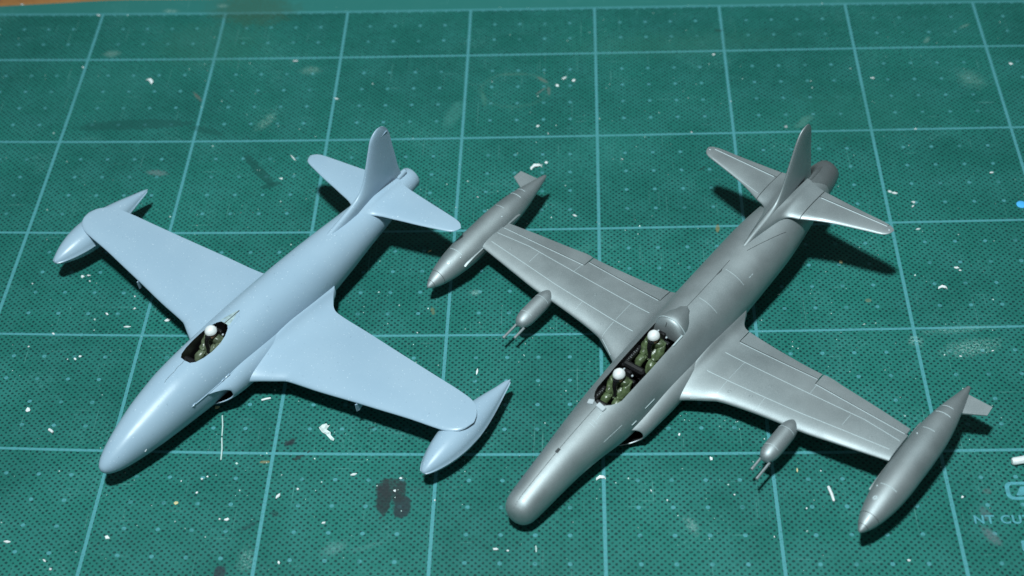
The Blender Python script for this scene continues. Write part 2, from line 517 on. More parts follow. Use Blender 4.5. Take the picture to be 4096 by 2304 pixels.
me.materials.append(mat_material())
cutting_mat = bpy.data.objects.new('cutting_mat', me)
COL.objects.link(cutting_mat)
tag(cutting_mat, 'worn green self-healing cutting mat printed with a pale blue centimetre grid', 'cutting mat')

# printed words and logo on the mat
cu = bpy.data.curves.new('words', 'FONT')
cu.body = 'NT CUTTER'; cu.size = 4.15; cu.space_character = 1.12; cu.offset = 0.10
to = bpy.data.objects.new('words', cu); COL.objects.link(to)
bpy.context.view_layer.update()
tme = bpy.data.meshes.new_from_object(to.evaluated_get(bpy.context.evaluated_depsgraph_get()))
bpy.data.objects.remove(to)
tme.transform(Matrix.Scale(MM, 4))
tme.materials.append(M_PRINT)
words = bpy.data.objects.new('printed_lettering', tme); COL.objects.link(words)
words.parent = cutting_mat
words.location = (105.7*MM, -126.6*MM, 0.00004)

def flat(name, outer, inner, z, mat, parent):
    bmm = bmesh.new()
    a = [bmm.verts.new((x*MM, y*MM, z*MM)) for x, y in outer]
    if inner:
        b_ = [bmm.verts.new((x*MM, y*MM, z*MM)) for x, y in inner]
        n = len(a)
        for i in range(n): bmm.faces.new((a[i], a[(i+1) % n], b_[(i+1) % n], b_[i]))
    else:
        bmm.faces.new(a)
    m = bpy.data.meshes.new(name); bmm.to_mesh(m); bmm.free(); m.materials.append(mat)
    ob = bpy.data.objects.new(name, m); COL.objects.link(ob); ob.parent = parent
    return ob
def rrect(x0, y0, x1, y1, r, k=5):
    pts = []
    for cx, cy, a0 in ((x1-r, y1-r, 0), (x0+r, y1-r, 90), (x0+r, y0+r, 180), (x1-r, y0+r, 270)):
        for i in range(k + 1):
            a = math.radians(a0 + 90*i/k); pts.append((cx + r*math.cos(a), cy + r*math.sin(a)))
    return pts
flat('printed_logo_outline', rrect(116.8, -118.2, 128.6, -111.6, 2.0), rrect(118.0, -117.1, 127.4, -112.7, 1.2), 0.04, M_PRINT, cutting_mat)
flat('printed_logo_blade', [(119.6, -116.6), (121.2, -113.4), (123.2, -113.2), (126.4, -113.6), (126.6, -116.6)], None, 0.05, M_PRINT, cutting_mat)
flat('printed_block', rrect(117.6, -136.4, 124.5, -132.6, .6), None, 0.04, M_PRINT, cutting_mat)

# ================================================================== aircraft shapes (body frame, millimetres: x forward, y port, z up)
DIH = math.tan(math.radians(3.8))

def fuselage_loft(st, nx=150, na=80, x0=None, x1=None, p=2.15):
    """st rows: x, ztop, zbottom, halfwidth, z of widest"""
    st = sorted(st)
    zt, zb, w, zm = (table(st, k) for k in (1, 2, 3, 4))
    x0 = st[0][0] if x0 is None else x0; x1 = st[-1][0] if x1 is None else x1
    rings = []
    for i in range(nx + 1):
        t = i / nx
        x = x0 + (x1 - x0) * (1 - (1 - t)**1.7)
        T, Bm, W, Z = zt(x), zb(x), max(w(x), 0.03), zm(x)
        ring = []
        for j in range(na):
            a = 2*math.pi*j/na
            c, s = math.cos(a), math.sin(a)
            y = W * math.copysign(abs(s)**(2/p), s)
            h = (T - Z) if c >= 0 else (Z - Bm)
            ring.append((x, y, Z + h * math.copysign(abs(c)**(2/p), c)))
        rings.append(ring)
    b = B(); b.loft(rings)
    def surf_z(x, y):
        W, T, Z = max(w(x), .03), zt(x), zm(x)
        q = min(abs(y)/W, 0.999)
        return Z + (T - Z)*(1 - q**p)**(1/p)
    def side_y(x, z):
        W, T, Bm, Z = w(x), zt(x), zb(x), zm(x)
        h = (T - Z) if z >= Z else (Z - Bm)
        q = min(abs(z - Z)/max(h, .01), 0.999)
        return W*(1 - q**p)**(1/p)
    return b, surf_z, side_y

def naca(u):
    return 5*(0.2969*math.sqrt(max(u, 0)) - 0.1260*u - 0.3516*u*u + 0.2843*u**3 - 0.1015*u**4)

class Surface:
    """a wing-like surface: planform LE(y), TE(y), thickness ratio, mean height, root fillet"""
    def __init__(s, le, te, tc, z0, dih, fil=0.0, fy=9.0, fk=1.6, tmin=0.22, camber=0.0):
        s.le = table(le, 1); s.te = table(te, 1); s.tc = tc; s.z0 = z0; s.dih = dih
        s.fil = fil; s.fy = fy; s.fk = fk; s.tmin = tmin
    def zf(s, y, u):
        if s.fil <= 0: return 0.0
        return s.fil*math.exp(-max(y - s.fy, 0)/s.fk) * (lambda t: t*t*(3 - 2*t))(min(1.0, max(0.0, (u - 0.04)/0.55)))
    def pt(s, y, u, up):
        L, T = s.le(y), s.te(y); c = L - T
        th = s.tc(y)*c*naca(u) + 0.5*s.tmin*min(1, u*12)*min(1, c/6)
        z = s.z0 + s.dih*y
        return (L - u*c, y, z + th*1.12 + s.zf(y, u)) if up else (L - u*c, y, z - th*0.88 - 0.4*s.zf(y, u))
    def top(s, x, y):
        L, T = s.le(y), s.te(y)
        return s.pt(y, min(max((L - x)/max(L - T, .01), 0.0), 1.0), True)[2]
    def mesh(s, ylist, u0=lambda y: 0.0, u1=lambda y: 1.0, n=26):
        rings = []
        for y in ylist:
            a, b_ = u0(y), u1(y)
            us = [a + (b_ - a)*(0.5 - 0.5*math.cos(math.pi*i/n)) for i in range(n + 1)]
            rings.append([s.pt(y, u, True) for u in us[::-1]] + [s.pt(y, u, False) for u in us[1 if a < 1e-6 else 0:]])
        bb = B(); bb.loft(rings); return bb
def lin(a, b_, n): return [a + (b_ - a)*i/n for i in range(n + 1)]

def strip(bb, pts, top, wid=0.3, lift=0.05, sink=0.03, step=1.5, mi=0):
    """a thin raised bead that follows a surface along a polyline of (x, y)"""
    P = []
    for (xa, ya), (xb, yb) in zip(pts[:-1], pts[1:]):
        n = max(1, int(math.hypot(xb - xa, yb - ya)/step))
        P += [(xa + (xb - xa)*i/n, ya + (yb - ya)*i/n) for i in range(n)]
    P.append(pts[-1])
    rings = []
    for i, (x, y) in enumerate(P):
        xa, ya = P[max(i-1, 0)]; xb, yb = P[min(i+1, len(P)-1)]
        l = math.hypot(xb - xa, yb - ya) or 1
        nx_, ny_ = -(yb - ya)/l, (xb - xa)/l
        h = wid/2
        rings.append([(x + nx_*h, y + ny_*h, top(x + nx_*h, y + ny_*h) - sink),
                      (x + nx_*h*.4, y + ny_*h*.4, top(x + nx_*h*.4, y + ny_*h*.4) + lift),
                      (x - nx_*h*.4, y - ny_*h*.4, top(x - nx_*h*.4, y - ny_*h*.4) + lift),
                      (x - nx_*h, y - ny_*h, top(x - nx_*h, y - ny_*h) - sink)])
    bb.loft(rings, mi=mi)

def both(bb, name, mat, root, **kw):
    return bb.build(name, mat, root, **kw), bb.mirror().build(name, mat, root, **kw)

def fin_mesh(rows, zlist, tmax, tmin=0.35, n=18):
    """rows: z, x_le, x_te"""
    le, te = table(rows, 1), table(rows, 2)
    rings = []
    for z in zlist:
        L, T = le(z), te(z); c = L - T
        k = (z - zlist[0])/(zlist[-1] - zlist[0])
        half = min(tmax*(1 - 0.55*k)/2, 0.075*c + 0.02)
        us = [0.5 - 0.5*math.cos(math.pi*i/n) for i in range(n + 1)]
        prof = lambda u: half*max(naca(u)/0.5*1.0, tmin/2/max(half, .01)*min(1, u*8)*min(1, c/5)*0.9)
        rings.append([(L - u*c, prof(u), z) for u in us[::-1]] + [(L - u*c, -prof(u), z) for u in us[1:]])
    bb = B(); bb.loft(rings); return bb

def body_of_revolution(rows, c, nx=60, na=40, ky=1.0, kz=1.0, flange=0.0, x0=None, x1=None):
    r = table(rows, 1); rows = sorted(rows)
    a0 = rows[0][0] if x0 is None else x0; a1 = rows[-1][0] if x1 is None else x1
    rings = []
    for i in range(nx + 1):
        t = i/nx; x = a0 + (a1 - a0)*(0.5 - 0.5*math.cos(math.pi*t))
        R = max(r(x), 0.02); ring = []
        for j in range(na):
            a = 2*math.pi*j/na
            e = flange if (j == 0 or j == na//2) and R > 0.5 else 0.0
            ring.append((x, c[0] + (R*ky + e)*math.cos(a), c[1] + R*kz*math.sin(a)))
        rings.append(ring)
    b = B(); b.loft(rings); return b, r

def ring_bead(bb, x, r, c, a0, a1, wid=0.28, lift=0.07, n=24, ky=1.0, kz=1.0):
    """raised band round a body of revolution between two angles"""
    rings = []
    for i in range(n + 1):
        a = math.radians(a0 + (a1 - a0)*i/n)
        out = []
        for dx, l in ((-wid/2, -0.03), (-wid/5, lift), (wid/5, lift), (wid/2, -0.03)):
            R = r(x + dx) + l
            out.append((x + dx, c[0] + R*ky*math.cos(a), c[1] + R*kz*math.sin(a)))
        rings.append(out)
    bb.loft(rings)

WING_TE = [(7.0,-41.5),(9.0,-39.0),(10.5,-36.6),(12.0,-34.6),(13.5,-32.9),(15.5,-31.7),(18,-31.2),(30,-29.9),(45,-28.1),(59,-26.5),(72.5,-24.9),(76.5,-24.0),(79.3,-22.1),(81.2,-19.6),(82.0,-17.3)]
WING_LE = [(7.0,10.5),(13.3,5.2),(19.5,1.35),(21.0,0.42),(21.5,0.15),(22.0,-0.12),(24,-0.55),(33,-2.0),(45,-4.4),(55,-6.3),(65,-8.2),(74.5,-9.6),(76.5,-10.0),(78.6,-10.9),(80.4,-12.3),(81.5,-14.4),(82.0,-17.0)]

def intake(root, mat, xf, yo, cz, rz, xend, name='air_intake'):
    """side intake: bulged outer shell with a rolled lip and a dark throat; xf(theta) is the lip line,
    yo(x) the outermost half width; theta runs from the top of the bulge round to its bottom"""
    na = 40
    th = [math.pi*(-0.04 + 1.08*j/na) for j in range(na + 1)]
    cy = 6.6
    def P(x, t, s):
        ry = (yo(x) - cy)
        c = math.cos(t)
        return (x, cy + ry*s*max(math.sin(t), -0.3)**1 if math.sin(t) >= 0 else cy + ry*math.sin(t), cz(x) + rz(x)*s*math.copysign(abs(c)**0.9, c))
    bb = B()
    outer = []
    for i in range(41):
        f = i/40
        outer.append([P(xend + (xf(t) - xend)*f, t, 1.0 - 0.03*max(0, (f - .94)/.06)**2) for t in th])
    lip = [[P(xf(t) + 0.30*math.sin(math.pi*i/4), t, 0.97 - 0.10*i/4) for t in th] for i in range(1, 5)]
    bb.loft(outer + lip, False, False, 0, closed=False)
    inner = [[P(xf(t) - 9.0*i/8, t, 0.87 - 0.05*i/8) for t in th] for i in range(9)]
    bb.loft(inner, False, False, 1, closed=False)
    last = inner[-1]
    bb.add(last + [(sum(p[0] for p in last)/len(last), 4.5, cz(5))], [(i, i+1, len(last)) for i in range(len(last)-1)], 1)
    return both(bb, name, [mat, M_BLK], root, angle=50)

def cockpit_cutter(pts, z0=4.6, z1=30):
    full = pts + [(x, -y) for x, y in pts[::-1] if abs(y) > 1e-6]
    bb = B()
    bb.loft([[(x, y, z0) for x, y in full], [(x, y, z1) for x, y in full]], mi=1)
    return bb

def pilot(hx, hz, world, mats, label):
    """seated figure of a model kit: one body mesh, helmet, face and mask as children; hx, hz: head centre"""
    root = bpy.data.objects.new('pilot_figure', None)
    root.empty_display_size = 0.004
    COL.objects.link(root)
    tag(root, label, 'pilot figure', 'pilot figures seated in the model jets')
    root.matrix_world = world @ Matrix.Translation(Vector((hx, 0, hz - 10.5))*MM)
    z = 10.5
    V = [(-1.9,0,1.2),(-1.8,0,3.2),(-1.5,0,5.6),(-0.9,0,7.6),(-0.3,0,8.8),(0,0,9.7)]
    R = [(2.6,2.0),(2.6,2.1),(2.9,2.3),(2.4,1.9),(0.95,0.95),(1.1,1.1)]
    E_ = [(0,1),(1,2),(2,3),(3,4),(4,5)]
    V += [(2.8, 0, 3.2), (1.0, 0, 4.6)]; R += [(2.9, 2.2), (3.0, 2.4)]; E_ += [(7, 6), (1, 7)]
    for sgn in (1, -1):
        k = len(V)
        V += [(-0.7,2.1*sgn,7.0),(0.7,2.9*sgn,4.9),(3.0,2.0*sgn,4.1),(3.8,1.6*sgn,4.0)]
        R += [1.75, 1.55, 1.15, 0.65]
        E_ += [(3,k),(k,k+1),(k+1,k+2),(k+2,k+3)]
        k = len(V)
        V += [(0.2,1.5*sgn,2.0),(5.0,2.0*sgn,3.3),(6.6,1.9*sgn,0.3),(8.0,1.8*sgn,-1.0)]
        R += [1.9, 1.5, 1.05, 0.8]
        E_ += [(0,k),(k,k+1),(k+1,k+2),(k+2,k+3)]
    vs, fs = skin(V, E_, R, 0, 2)
    bb = B(); bb.add(vs, fs)
    for sgn in (1, -1):          # fingers curled over the stick, a thumb at the side of the palm
        for q in range(4):
            y = (0.95 + 0.34*q)*sgn
            l = (0.75, 0.9, 0.85, 0.65)[q]
            bb.tube([(3.7, y, 4.0), (3.7 + l*.7, y, 4.05), (3.7 + l, y, 3.7), (3.7 + l*.85, y, 3.35)], [.2, .19, .17, .14], 6)
        bb.tube([(3.4, 0.75*sgn, 4.0), (3.9, 0.42*sgn, 4.2), (4.3, 0.4*sgn, 4.1)], [.21, .19, .15], 6)
    # folds and harness lumps break the surface up
    out = []
    for v in bb.v:
        n_ = mnoise.noise(Vector(v)*1.15 + Vector((hx, 3, 1)))*0.40 + mnoise.noise(Vector(v)*2.2)*0.36
        w_ = Vector((v[0], v[1], v[2] - 4)).normalized()*n_
        out.append((v[0] + w_.x, v[1] + w_.y, v[2] + w_.z))
    bb.v = out
    bb.build('body', mats[0], root, angle=80)
    h = B(); h.ell((0, 0, z + 0.25), (1.98, 1.86, 1.92), 28, 16, zmin=-0.16)
    ho = h.build('helmet', M_HELM, root, angle=50)
    f = B(); f.ell((0.3, 0, z - 0.8), (1.55, 1.5, 1.6), 18, 10)
    f.ell((1.75, 0, z - 0.75), (0.28, 0.22, 0.35), 8, 6)
    f.build('face', M_SKIN, root, angle=60)
    m = B(); m.ell((1.35, 0, z - 0.95), (1.1, 1.1, 1.15), 16, 10)
    m.tube([(2.0, 0, z - 1.4), (2.6, 0.05, z - 2.9), (2.7, 0.2, z - 4.5), (2.9, 0.35, z - 5.9), (3.6, 0.5, z - 6.8)], [0.85, 0.72, 0.66, 0.62, 0.5], 8)
    m.build('oxygen_mask', M_BLKG, root, angle=60)
    return root

def mat_xform(q):
    x, y, zz, h, pt, rl = q
    return (x*MM, y*MM, zz*MM), (rl, -pt, h)

# ================================================================== blue-grey single-seat jet
QB = (-115.86, -66.20, 7.80, math.radians(235.61), math.radians(-0.38), math.radians(-0.77))
QS = (16.88, -73.52, 6.30, math.radians(232.36), math.radians(-4.27), math.radians(0.73))
loc, rot = mat_xform(QB)
jetB = empty('model_jet', 'smooth blue-grey unpainted single-seat model jet with slung wingtip tanks', 'model aeroplane', loc, rot, 'model jets on the cutting mat')
MW_B = Matrix.Translation(Vector(loc)) @ Euler(rot, 'XYZ').to_matrix().to_4x4()

ST_B = [ # x, ztop, zbot, half width, z widest
 (57.4, 1.95, 1.75, 0.05, 1.85), (57.2, 2.75, 1.0, 0.85, 1.85), (56.5, 3.7, 0.1, 1.75, 1.9), (55, 4.85, -0.95, 2.75, 1.95), (52, 6.5, -2.05, 4.0, 2.2),
 (47, 8.7, -3.1, 5.3, 2.8), (42, 10.4, -3.7, 6.35, 3.4), (37, 11.9, -4.2, 7.2, 4.0), (31, 13.3, -4.8, 7.9, 4.6),
 (25, 14.4, -5.3, 8.5, 5.0), (18, 15.0, -6.0, 8.9, 5.0), (8, 15.6, -6.8, 9.2, 4.8), (0, 15.9, -7.2, 9.3, 4.8),
 (-12, 16.0, -7.4, 9.4, 4.8), (-25, 15.7, -7.0, 9.4, 4.8), (-38, 15.2, -5.6, 9.1, 5.0), (-50, 14.5, -3.4, 8.3, 5.7),
 (-60, 13.9, -1.0, 7.4, 6.4), (-70, 13.4, 0.8, 6.5, 7.0), (-78, 13.0, 2.2, 5.6, 7.5), (-84.5, 12.3, 3.3, 4.7, 7.8)]
fb, topB, sideB = fuselage_loft(ST_B)
fusB = fb.build('fuselage', [M_BLUE, M_BLK], jetB)
CKB = [(18.7, 0), (18.4, 1.9), (17.0, 3.0), (14.4, 3.7), (11, 4.1), (7.2, 4.0), (4.4, 3.4), (2.0, 2.4), (0.7, 1.1), (0.6, 0)]
cb = cockpit_cutter(CKB).build('cutter', [M_BLUE, M_BLK], jetB)
cut(fusB, cb)

wingB = Surface(WING_LE, WING_TE, lambda y: 0.130 - 0.0004*y, 0.3, DIH, fil=2.6, fy=9.6, fk=1.9)
yl = lin(7.0, 20, 22) + [20.8, 21.3, 21.7, 22.2] + lin(23.5, 72, 24) + [74, 75.5, 77, 78.5, 79.6, 80.5, 81.2, 81.6, 81.85, 81.98]
wB = both(wingB.mesh(yl), 'wing', M_BLUE, jetB, angle=50)
for sgn, wo in zip((1, -1), wB):     # small pylon tab under each leading edge
    b = B()
    b.loft([[(-4.2, sgn*46.4, 2.9), (-9, sgn*47.4, 2.6), (-9, sgn*47.7, 2.6), (-4.2, sgn*46.8, 2.9)],
            [(-4.4, sgn*46.5, -0.4), (-5.4, sgn*46.75, -0.5), (-5.4, sgn*46.9, -0.5), (-4.4, sgn*46.65, -0.4)]])
    b.build('pylon_tab', M_BLUE, wo)
tankB = [(3.5,0.02),(3.3,0.65),(2.6,1.35),(1,2.35),(-1.5,3.5),(-4.5,4.5),(-8,5.3),(-12,5.75),(-16,5.8),(-20,5.45),(-25,4.5),(-30,3.25),(-35,1.85),(-39,0.7),(-40.4,0.12),(-40.5,0.02)]
tb_, rB = body_of_revolution(tankB, (78.4, 0.7), ky=0.93, kz=0.86, flange=0.34)
both(tb_, 'tip_tank', M_BLUE, jetB, angle=28)

TAIL_LE_B = [(1.0,-58.0),(2.5,-61.8),(3.5,-63.8),(4.6,-65.1),(12,-67.7),(21,-70.2),(28,-72.4),(30.5,-73.3),(31.7,-74.2),(32.3,-75.5),(32.6,-76.6)]
TAIL_TE_B = [(1.0,-82.9),(8,-81.9),(16,-80.8),(24,-79.8),(28.7,-79.1),(30.8,-78.5),(31.9,-77.6),(32.6,-76.8)]
tpB = Surface(TAIL_LE_B, TAIL_TE_B, lambda y: 0.10, 12.3, 0.0, fil=1.5, fy=2.2, fk=1.5, tmin=0.25)
both(tpB.mesh([1.0,1.6,2.2,2.8,3.4,4.0,4.6,5.4,6.5,8] + lin(10, 28, 12) + [29.3,30.3,31,31.6,32,32.3,32.5,32.58]), 'tailplane', M_BLUE, jetB, angle=50)

FINB = [(12.0,-38,-86.2),(13.8,-43,-86.0),(14.6,-47.5,-85.9),(15.6,-52.5,-85.5),(16.6,-57,-85.2),(17.6,-60.7,-85.0),(19.2,-64.4,-84.7),(22.2,-67.2,-84.3),(28,-69.6,-83.3),(34,-71.9,-82.4),(36.6,-73.0,-81.4),(38,-74.3,-80.2),(38.9,-75.9,-78.7),(39.2,-77.0,-77.6)]
both_f = fin_mesh(FINB, [12.0,13,13.8,14.3,14.8,15.4,16,16.6,17.2,17.8,18.5,19.4,20.5,22,24,26,28,30,32,34,35.4,36.6,37.5,38.2,38.7,39.0,39.15], 2.7)
finB = both_f.build('tail_fin', M_BLUE, jetB, angle=55)
b = B(); b.tube([(-78.2, 0.45, 35.3), (-81.2, 0.30, 35.7)], 0.13, 6)
b.build('antenna_ridge', M_BLUE, finB)
pb, rp = body_of_revolution([(-83.5,4.5),(-86,4.25),(-91.0,3.85)], (0, 7.9), nx=14, x0=-83.5, x1=-91.0)
pb.f = pb.f[:-2] if False else pb.f
b = B()
out = [[(x, r*math.cos(a), 7.9 + r*math.sin(a)) for a in [2*math.pi*j/36 for j in range(36)]] for x, r in ((-82,4.4),(-85,4.3),(-88,4.1),(-90.8,3.9),(-91,3.75),(-90.8,3.55))]
b.loft(out, False, False, 0)
inn = [[(x, r*math.cos(a), 7.9 + r*math.sin(a)) for a in [2*math.pi*j/36 for j in range(36)]] for x, r in ((-90.8,3.55),(-86,3.3),(-84,3.2))]
b.loft(inn, False, True, 1)
b.build('jet_pipe', [M_BLUE, M_BLK], jetB, angle=45)
b = B(); b.tube([(-84, 0, 12.2), (-86.5, 0, 12.6), (-88.2, 0, 12.7), (-88.6, 0, 12.65)], [1.0, 1.0, 0.9, 0.5], 12)
b.build('tail_bullet', M_BLUE, jetB)

xfB = pchip([-0.2, 0.0, 0.35, 0.7, 1.05, 1.4, 1.8, 2.3, 2.8, 3.3], [27.0, 25.5, 21.5, 17.2, 14.3, 12.9, 12.6, 13.6, 16.5, 19.0])
intake(jetB, M_BLUE, xfB, pchip([-34, -22, -10, 2, 10, 14, 28], [8.0, 10.2, 11.5, 12.1, 12.3, 12.2, 11.0]),
       pchip([-34, -10, 10, 28], [0.8, 1.0, 1.9, 3.4]), pchip([-34, -12, 4, 14, 28], [4.2, 6.2, 6.0, 4.7, 3.3]), -34)
b = B()
strip(b, [(1.2, 0.15), (-2, 0.25), (-5.6, 0.3)], topB, 0.5, 0.06, 0.05)
strip(b, [(18.2, -0.2), (20, 0.1), (21.5, -0.1), (23.5, 0.25), (25.5, 0.15), (28, 0.3)], topB, 0.22, 0.012, 0.05, 0.8)
b.build_each('open_seam', M_SEAM, jetB)
b = B()     # pale deck of filler behind the headrest, tapering to a point
rows = []
for i in range(9):
    x = 0.9 - 6.2*i/8; w_ = 2.0*(1 - i/8)**0.8 + .05
    rows.append([(x, y, topB(x, y) + h) for y, h in ((-w_, -.05), (-w_*.9, .03), (0.25, .035), (w_*.9, .03), (w_, -.05))])
b.loft(rows, False, False, closed=False)
b.build('headrest_deck', M_DECK, jetB)
b = B()
strip(b, [(2.4, 2.6), (-2.5, 2.1), (-5.5, 0.7)], topB, 0.35, 0.05, 0.05)
strip(b, [(2.4, -2.6), (-2.5, -2.1), (-5.5, -0.7)], topB, 0.35, 0.05, 0.05)
b.build_each('canopy_rail', M_BLUE, jetB)
b = B()
b.tube([(x, sideB(x, 6.7) + 0.12, 6.7 - 0.02*(x - 8)) for x in lin(6, 26.5, 14)], [.08] + [.14]*13 + [.08], 8)
b.build('seam_ridge', M_BLUE, jetB)
b = B()
for k, (x, l, w_) in enumerate(((11.4, 2.0, .45), (13.4, 1.2, .35), (25.4, 1.4, .4))):
    b.box((x, sideB(x, 6.9) + .1, 6.9 - 0.02*(x - 8)), (l, .55, w_), Euler((.4, .12, .12*k - .1)), .15)
b.build_each('glue_lump', M_BLUE, jetB)
b = B(); y = sideB(44.5, 3.0)
b.box((44.5, y*0.995, 2.4), (1.0, 0.5, 0.35), Euler((0.3, 0.5, 0.2)), 0.1)
b.build('paint_chip', M_TAB, jetB)

# cockpit furniture
def seat(root, x, z, w=3.0):
    s = B(); s.box((x, 0, z + 2.5), (1.2, 2*w*.8, 7.5), Euler((0, -0.16, 0)), 0.25)
    s.box((x + 2.4, 0, z - 0.7), (4.6, 2*w*.82, 1.4), None, 0.25)
    so = s.build('pilot_seat', M_BLK, root)
    hd = B(); hd.box((x - 0.9, 0, z + 7.6), (1.1, 2.6, 3.0), Euler((0, -0.16, 0)), 0.45)
    hd.build('headrest', M_BLKG, so)
    kn = B()
    kn.ell((x - 0.8, 1.75, z + 7.9), (0.4, 0.35, 0.4), 10, 6); kn.ell((x - 1.0, -1.35, z + 8.9), (0.45, 0.3, 0.3), 10, 6)
    kn.build_each('seat_handle', M_TAB, so)
    return so
seat(jetB, 4.6, 6.3)
b = B(); b.box((16.9, 0, 12.9), (2.0, 4.4, 2.6), Euler((0, 0.25, 0)), 0.6)
b.build_each('instrument_panel', M_BLKG, jetB)
b = B(); b.box((14.0, 2.9, 11.2), (4.2, 1.2, 0.8), None, 0.15); b.box((10.2, 3.4, 12.4), (3.6, 0.6, 0.8), Euler((0.2, 0, 0.05)), 0.15)
b.build_each('side_console', M_OLIVE2, jetB)
pilot(6.6, 16.9, MW_B, (M_OLIVE2,), 'pilot in grey-green suit and white helmet alone in the blue-grey cockpit')

# ================================================================== silver two-seat jet
loc, rot = mat_xform(QS)
jetS = empty('model_jet', 'silver painted two-seat model jet with raised panel lines and gun pods', 'model aeroplane', loc, rot, 'model jets on the cutting mat')
MW_S = Matrix.Translation(Vector(loc)) @ Euler(rot, 'XYZ').to_matrix().to_4x4()
ST_S = [
 (70.4, 5.95, 5.65, 0.1, 5.8), (70.25, 7.4, 4.2, 1.55, 5.8), (69.7, 8.8, 2.8, 2.85, 5.8), (68.5, 10.15, 1.4, 4.1, 5.85), (66.5, 11.15, 0.6, 4.9, 5.95), (63, 11.8, 0.3, 5.25, 6.1),
 (54, 13.0, 0.2, 5.85, 6.5), (47, 13.8, 0.0, 6.4, 6.7), (42, 14.2, -0.4, 6.95, 6.7), (36, 14.5, -1.4, 7.6, 6.4), (30, 14.7, -3.0, 8.3, 5.8), (22, 15.0, -4.2, 9.0, 5.2),
 (10, 15.3, -5.2, 9.5, 4.8), (-2, 15.5, -6.2, 9.8, 4.6), (-15, 15.4, -7.0, 10.1, 4.4), (-28, 15.3, -6.7, 10.2, 4.6), (-38, 15.2, -5.9, 10.2, 4.9),
 (-51, 15.1, -4.4, 10.1, 5.5), (-60, 14.9, -3.6, 9.8, 5.8), (-68, 14.7, -2.9, 9.0, 6.0), (-77, 14.3, -1.9, 7.8, 6.4), (-86, 13.3, -0.4, 6.6, 6.6), (-90, 12.6, 0.4, 6.0, 6.7)]
fs_, topS, sideS = fuselage_loft(ST_S)
fusS = fs_.build('fuselage', [M_SIL, M_BLK], jetS)
CKS = [(29.0, 0), (28.3, 1.6), (26.8, 3.0), (25.0, 4.0), (23.2, 4.5), (10, 4.75), (-2, 4.75), (-6.5, 4.7), (-7.8, 4.3), (-7.9, 0)]
cs = cockpit_cutter(CKS).build('cutter', [M_SIL, M_BLK], jetS)
cut(fusS, cs)

SW_TE = [(7.0,-40.0),(9.5,-36.0),(11,-32.6),(12.5,-29.9),(13.5,-29.2),(18,-28.3),(30,-26.7),(43.5,-25.7),(45,-25.8),(51,-24.9),(65,-22.8),(76.2,-20.9)]
SW_LE = [(7.0,10.5),(13.3,5.0),(19.5,1.45),(21.0,0.6),(21.5,0.32),(22.0,0.05),(24,-0.5),(33,-1.9),(42,-2.8),(49,-3.3),(60,-4.9),(76.2,-7.5)]
wingS = Surface(SW_LE, SW_TE, lambda y: 0.130 - 0.0004*y, 0.5, DIH, fil=2.2, fy=10.2, fk=1.6)
def hinge(y):
    x = -21.0 + (y - 43.6)*(2.5/30.9) if y > 43.5 else -23.2
    L, T = wingS.le(y), wingS.te(y)
    return (L - x)/(L - T)
gap = 0.007
def u1w(y): return 1.0 if y < 15.0 else hinge(y)
ylw = lin(7, 14.9, 14)
ylw2 = [15.05] + lin(16, 20, 4) + [20.8, 21.5, 22.2] + lin(24, 43.2, 14) + [43.45, 43.55] + lin(45, 76.2, 20)
bw = wingS.mesh(ylw + ylw2, u1=u1w)
wS = both(bw, 'wing', M_SIL, jetS, angle=48)
al = wingS.mesh([43.75] + lin(45, 75.6, 16), lambda y: hinge(y) + gap, lambda y: 1.0, 8)
fl = wingS.mesh(lin(15.25, 43.3, 16), lambda y: hinge(y) + gap, lambda y: 1.0, 8)
lines = B()
for pts, wd in (([(-18.3,75.2),(-20.7,43.9)],.36), ([(-22.9,43.2),(-22.9,15.6)],.3),
            ([(-15.1,75.4),(-16.6,63),(-16.4,44.5),(-16.5,14.4)],.30), ([(-10.8,74.5),(-9.6,59.8),(-8.4,46.4),(-7.0,14.0)],.32),
            ([(-11.0,58.7),(-15.9,58.7)],.18), ([(-2.6,34.4),(-7.6,34.4)],.18), ([(-0.5,21.3),(-6.8,21.3)],.2),
            ([(0.2,20.6),(3.6,15.0)],.22), ([(-8.0,21.3),(-16.3,21.5)],.14), ([(-16.6,44.5),(-21,44.3)],.16)):
    strip(lines, pts, wingS.top, wd, 0.055, 0.04)
for sgn, wo in zip((1, -1), wS):
    k = (lambda q: q) if sgn > 0 else (lambda q: q.mirror())
    k(al).build('aileron', M_SIL, wo, angle=40); k(fl).build('flap', M_SIL, wo, angle=40)
    k(lines).build_each('panel_line', M_SILW, wo)
    d = B()
    for (x, y) in ((-12.0, 67.5), (-6.0, 30.5), (-12.5, 33), (-4.2, 24)):
        ang = [2*math.pi*j/14 for j in range(14)]
        rr = [[(x + r*math.cos(a), sgn*(y + r*math.sin(a)), wingS.top(x + r*math.cos(a), y + r*math.sin(a)) + h) for a in ang] for r, h in ((0.62,-0.02),(0.55,0.05),(0.40,0.05),(0.34,-0.02))]
        d.loft(rr, False, True)
    d.build_each('filler_cap', M_SIL, wo)

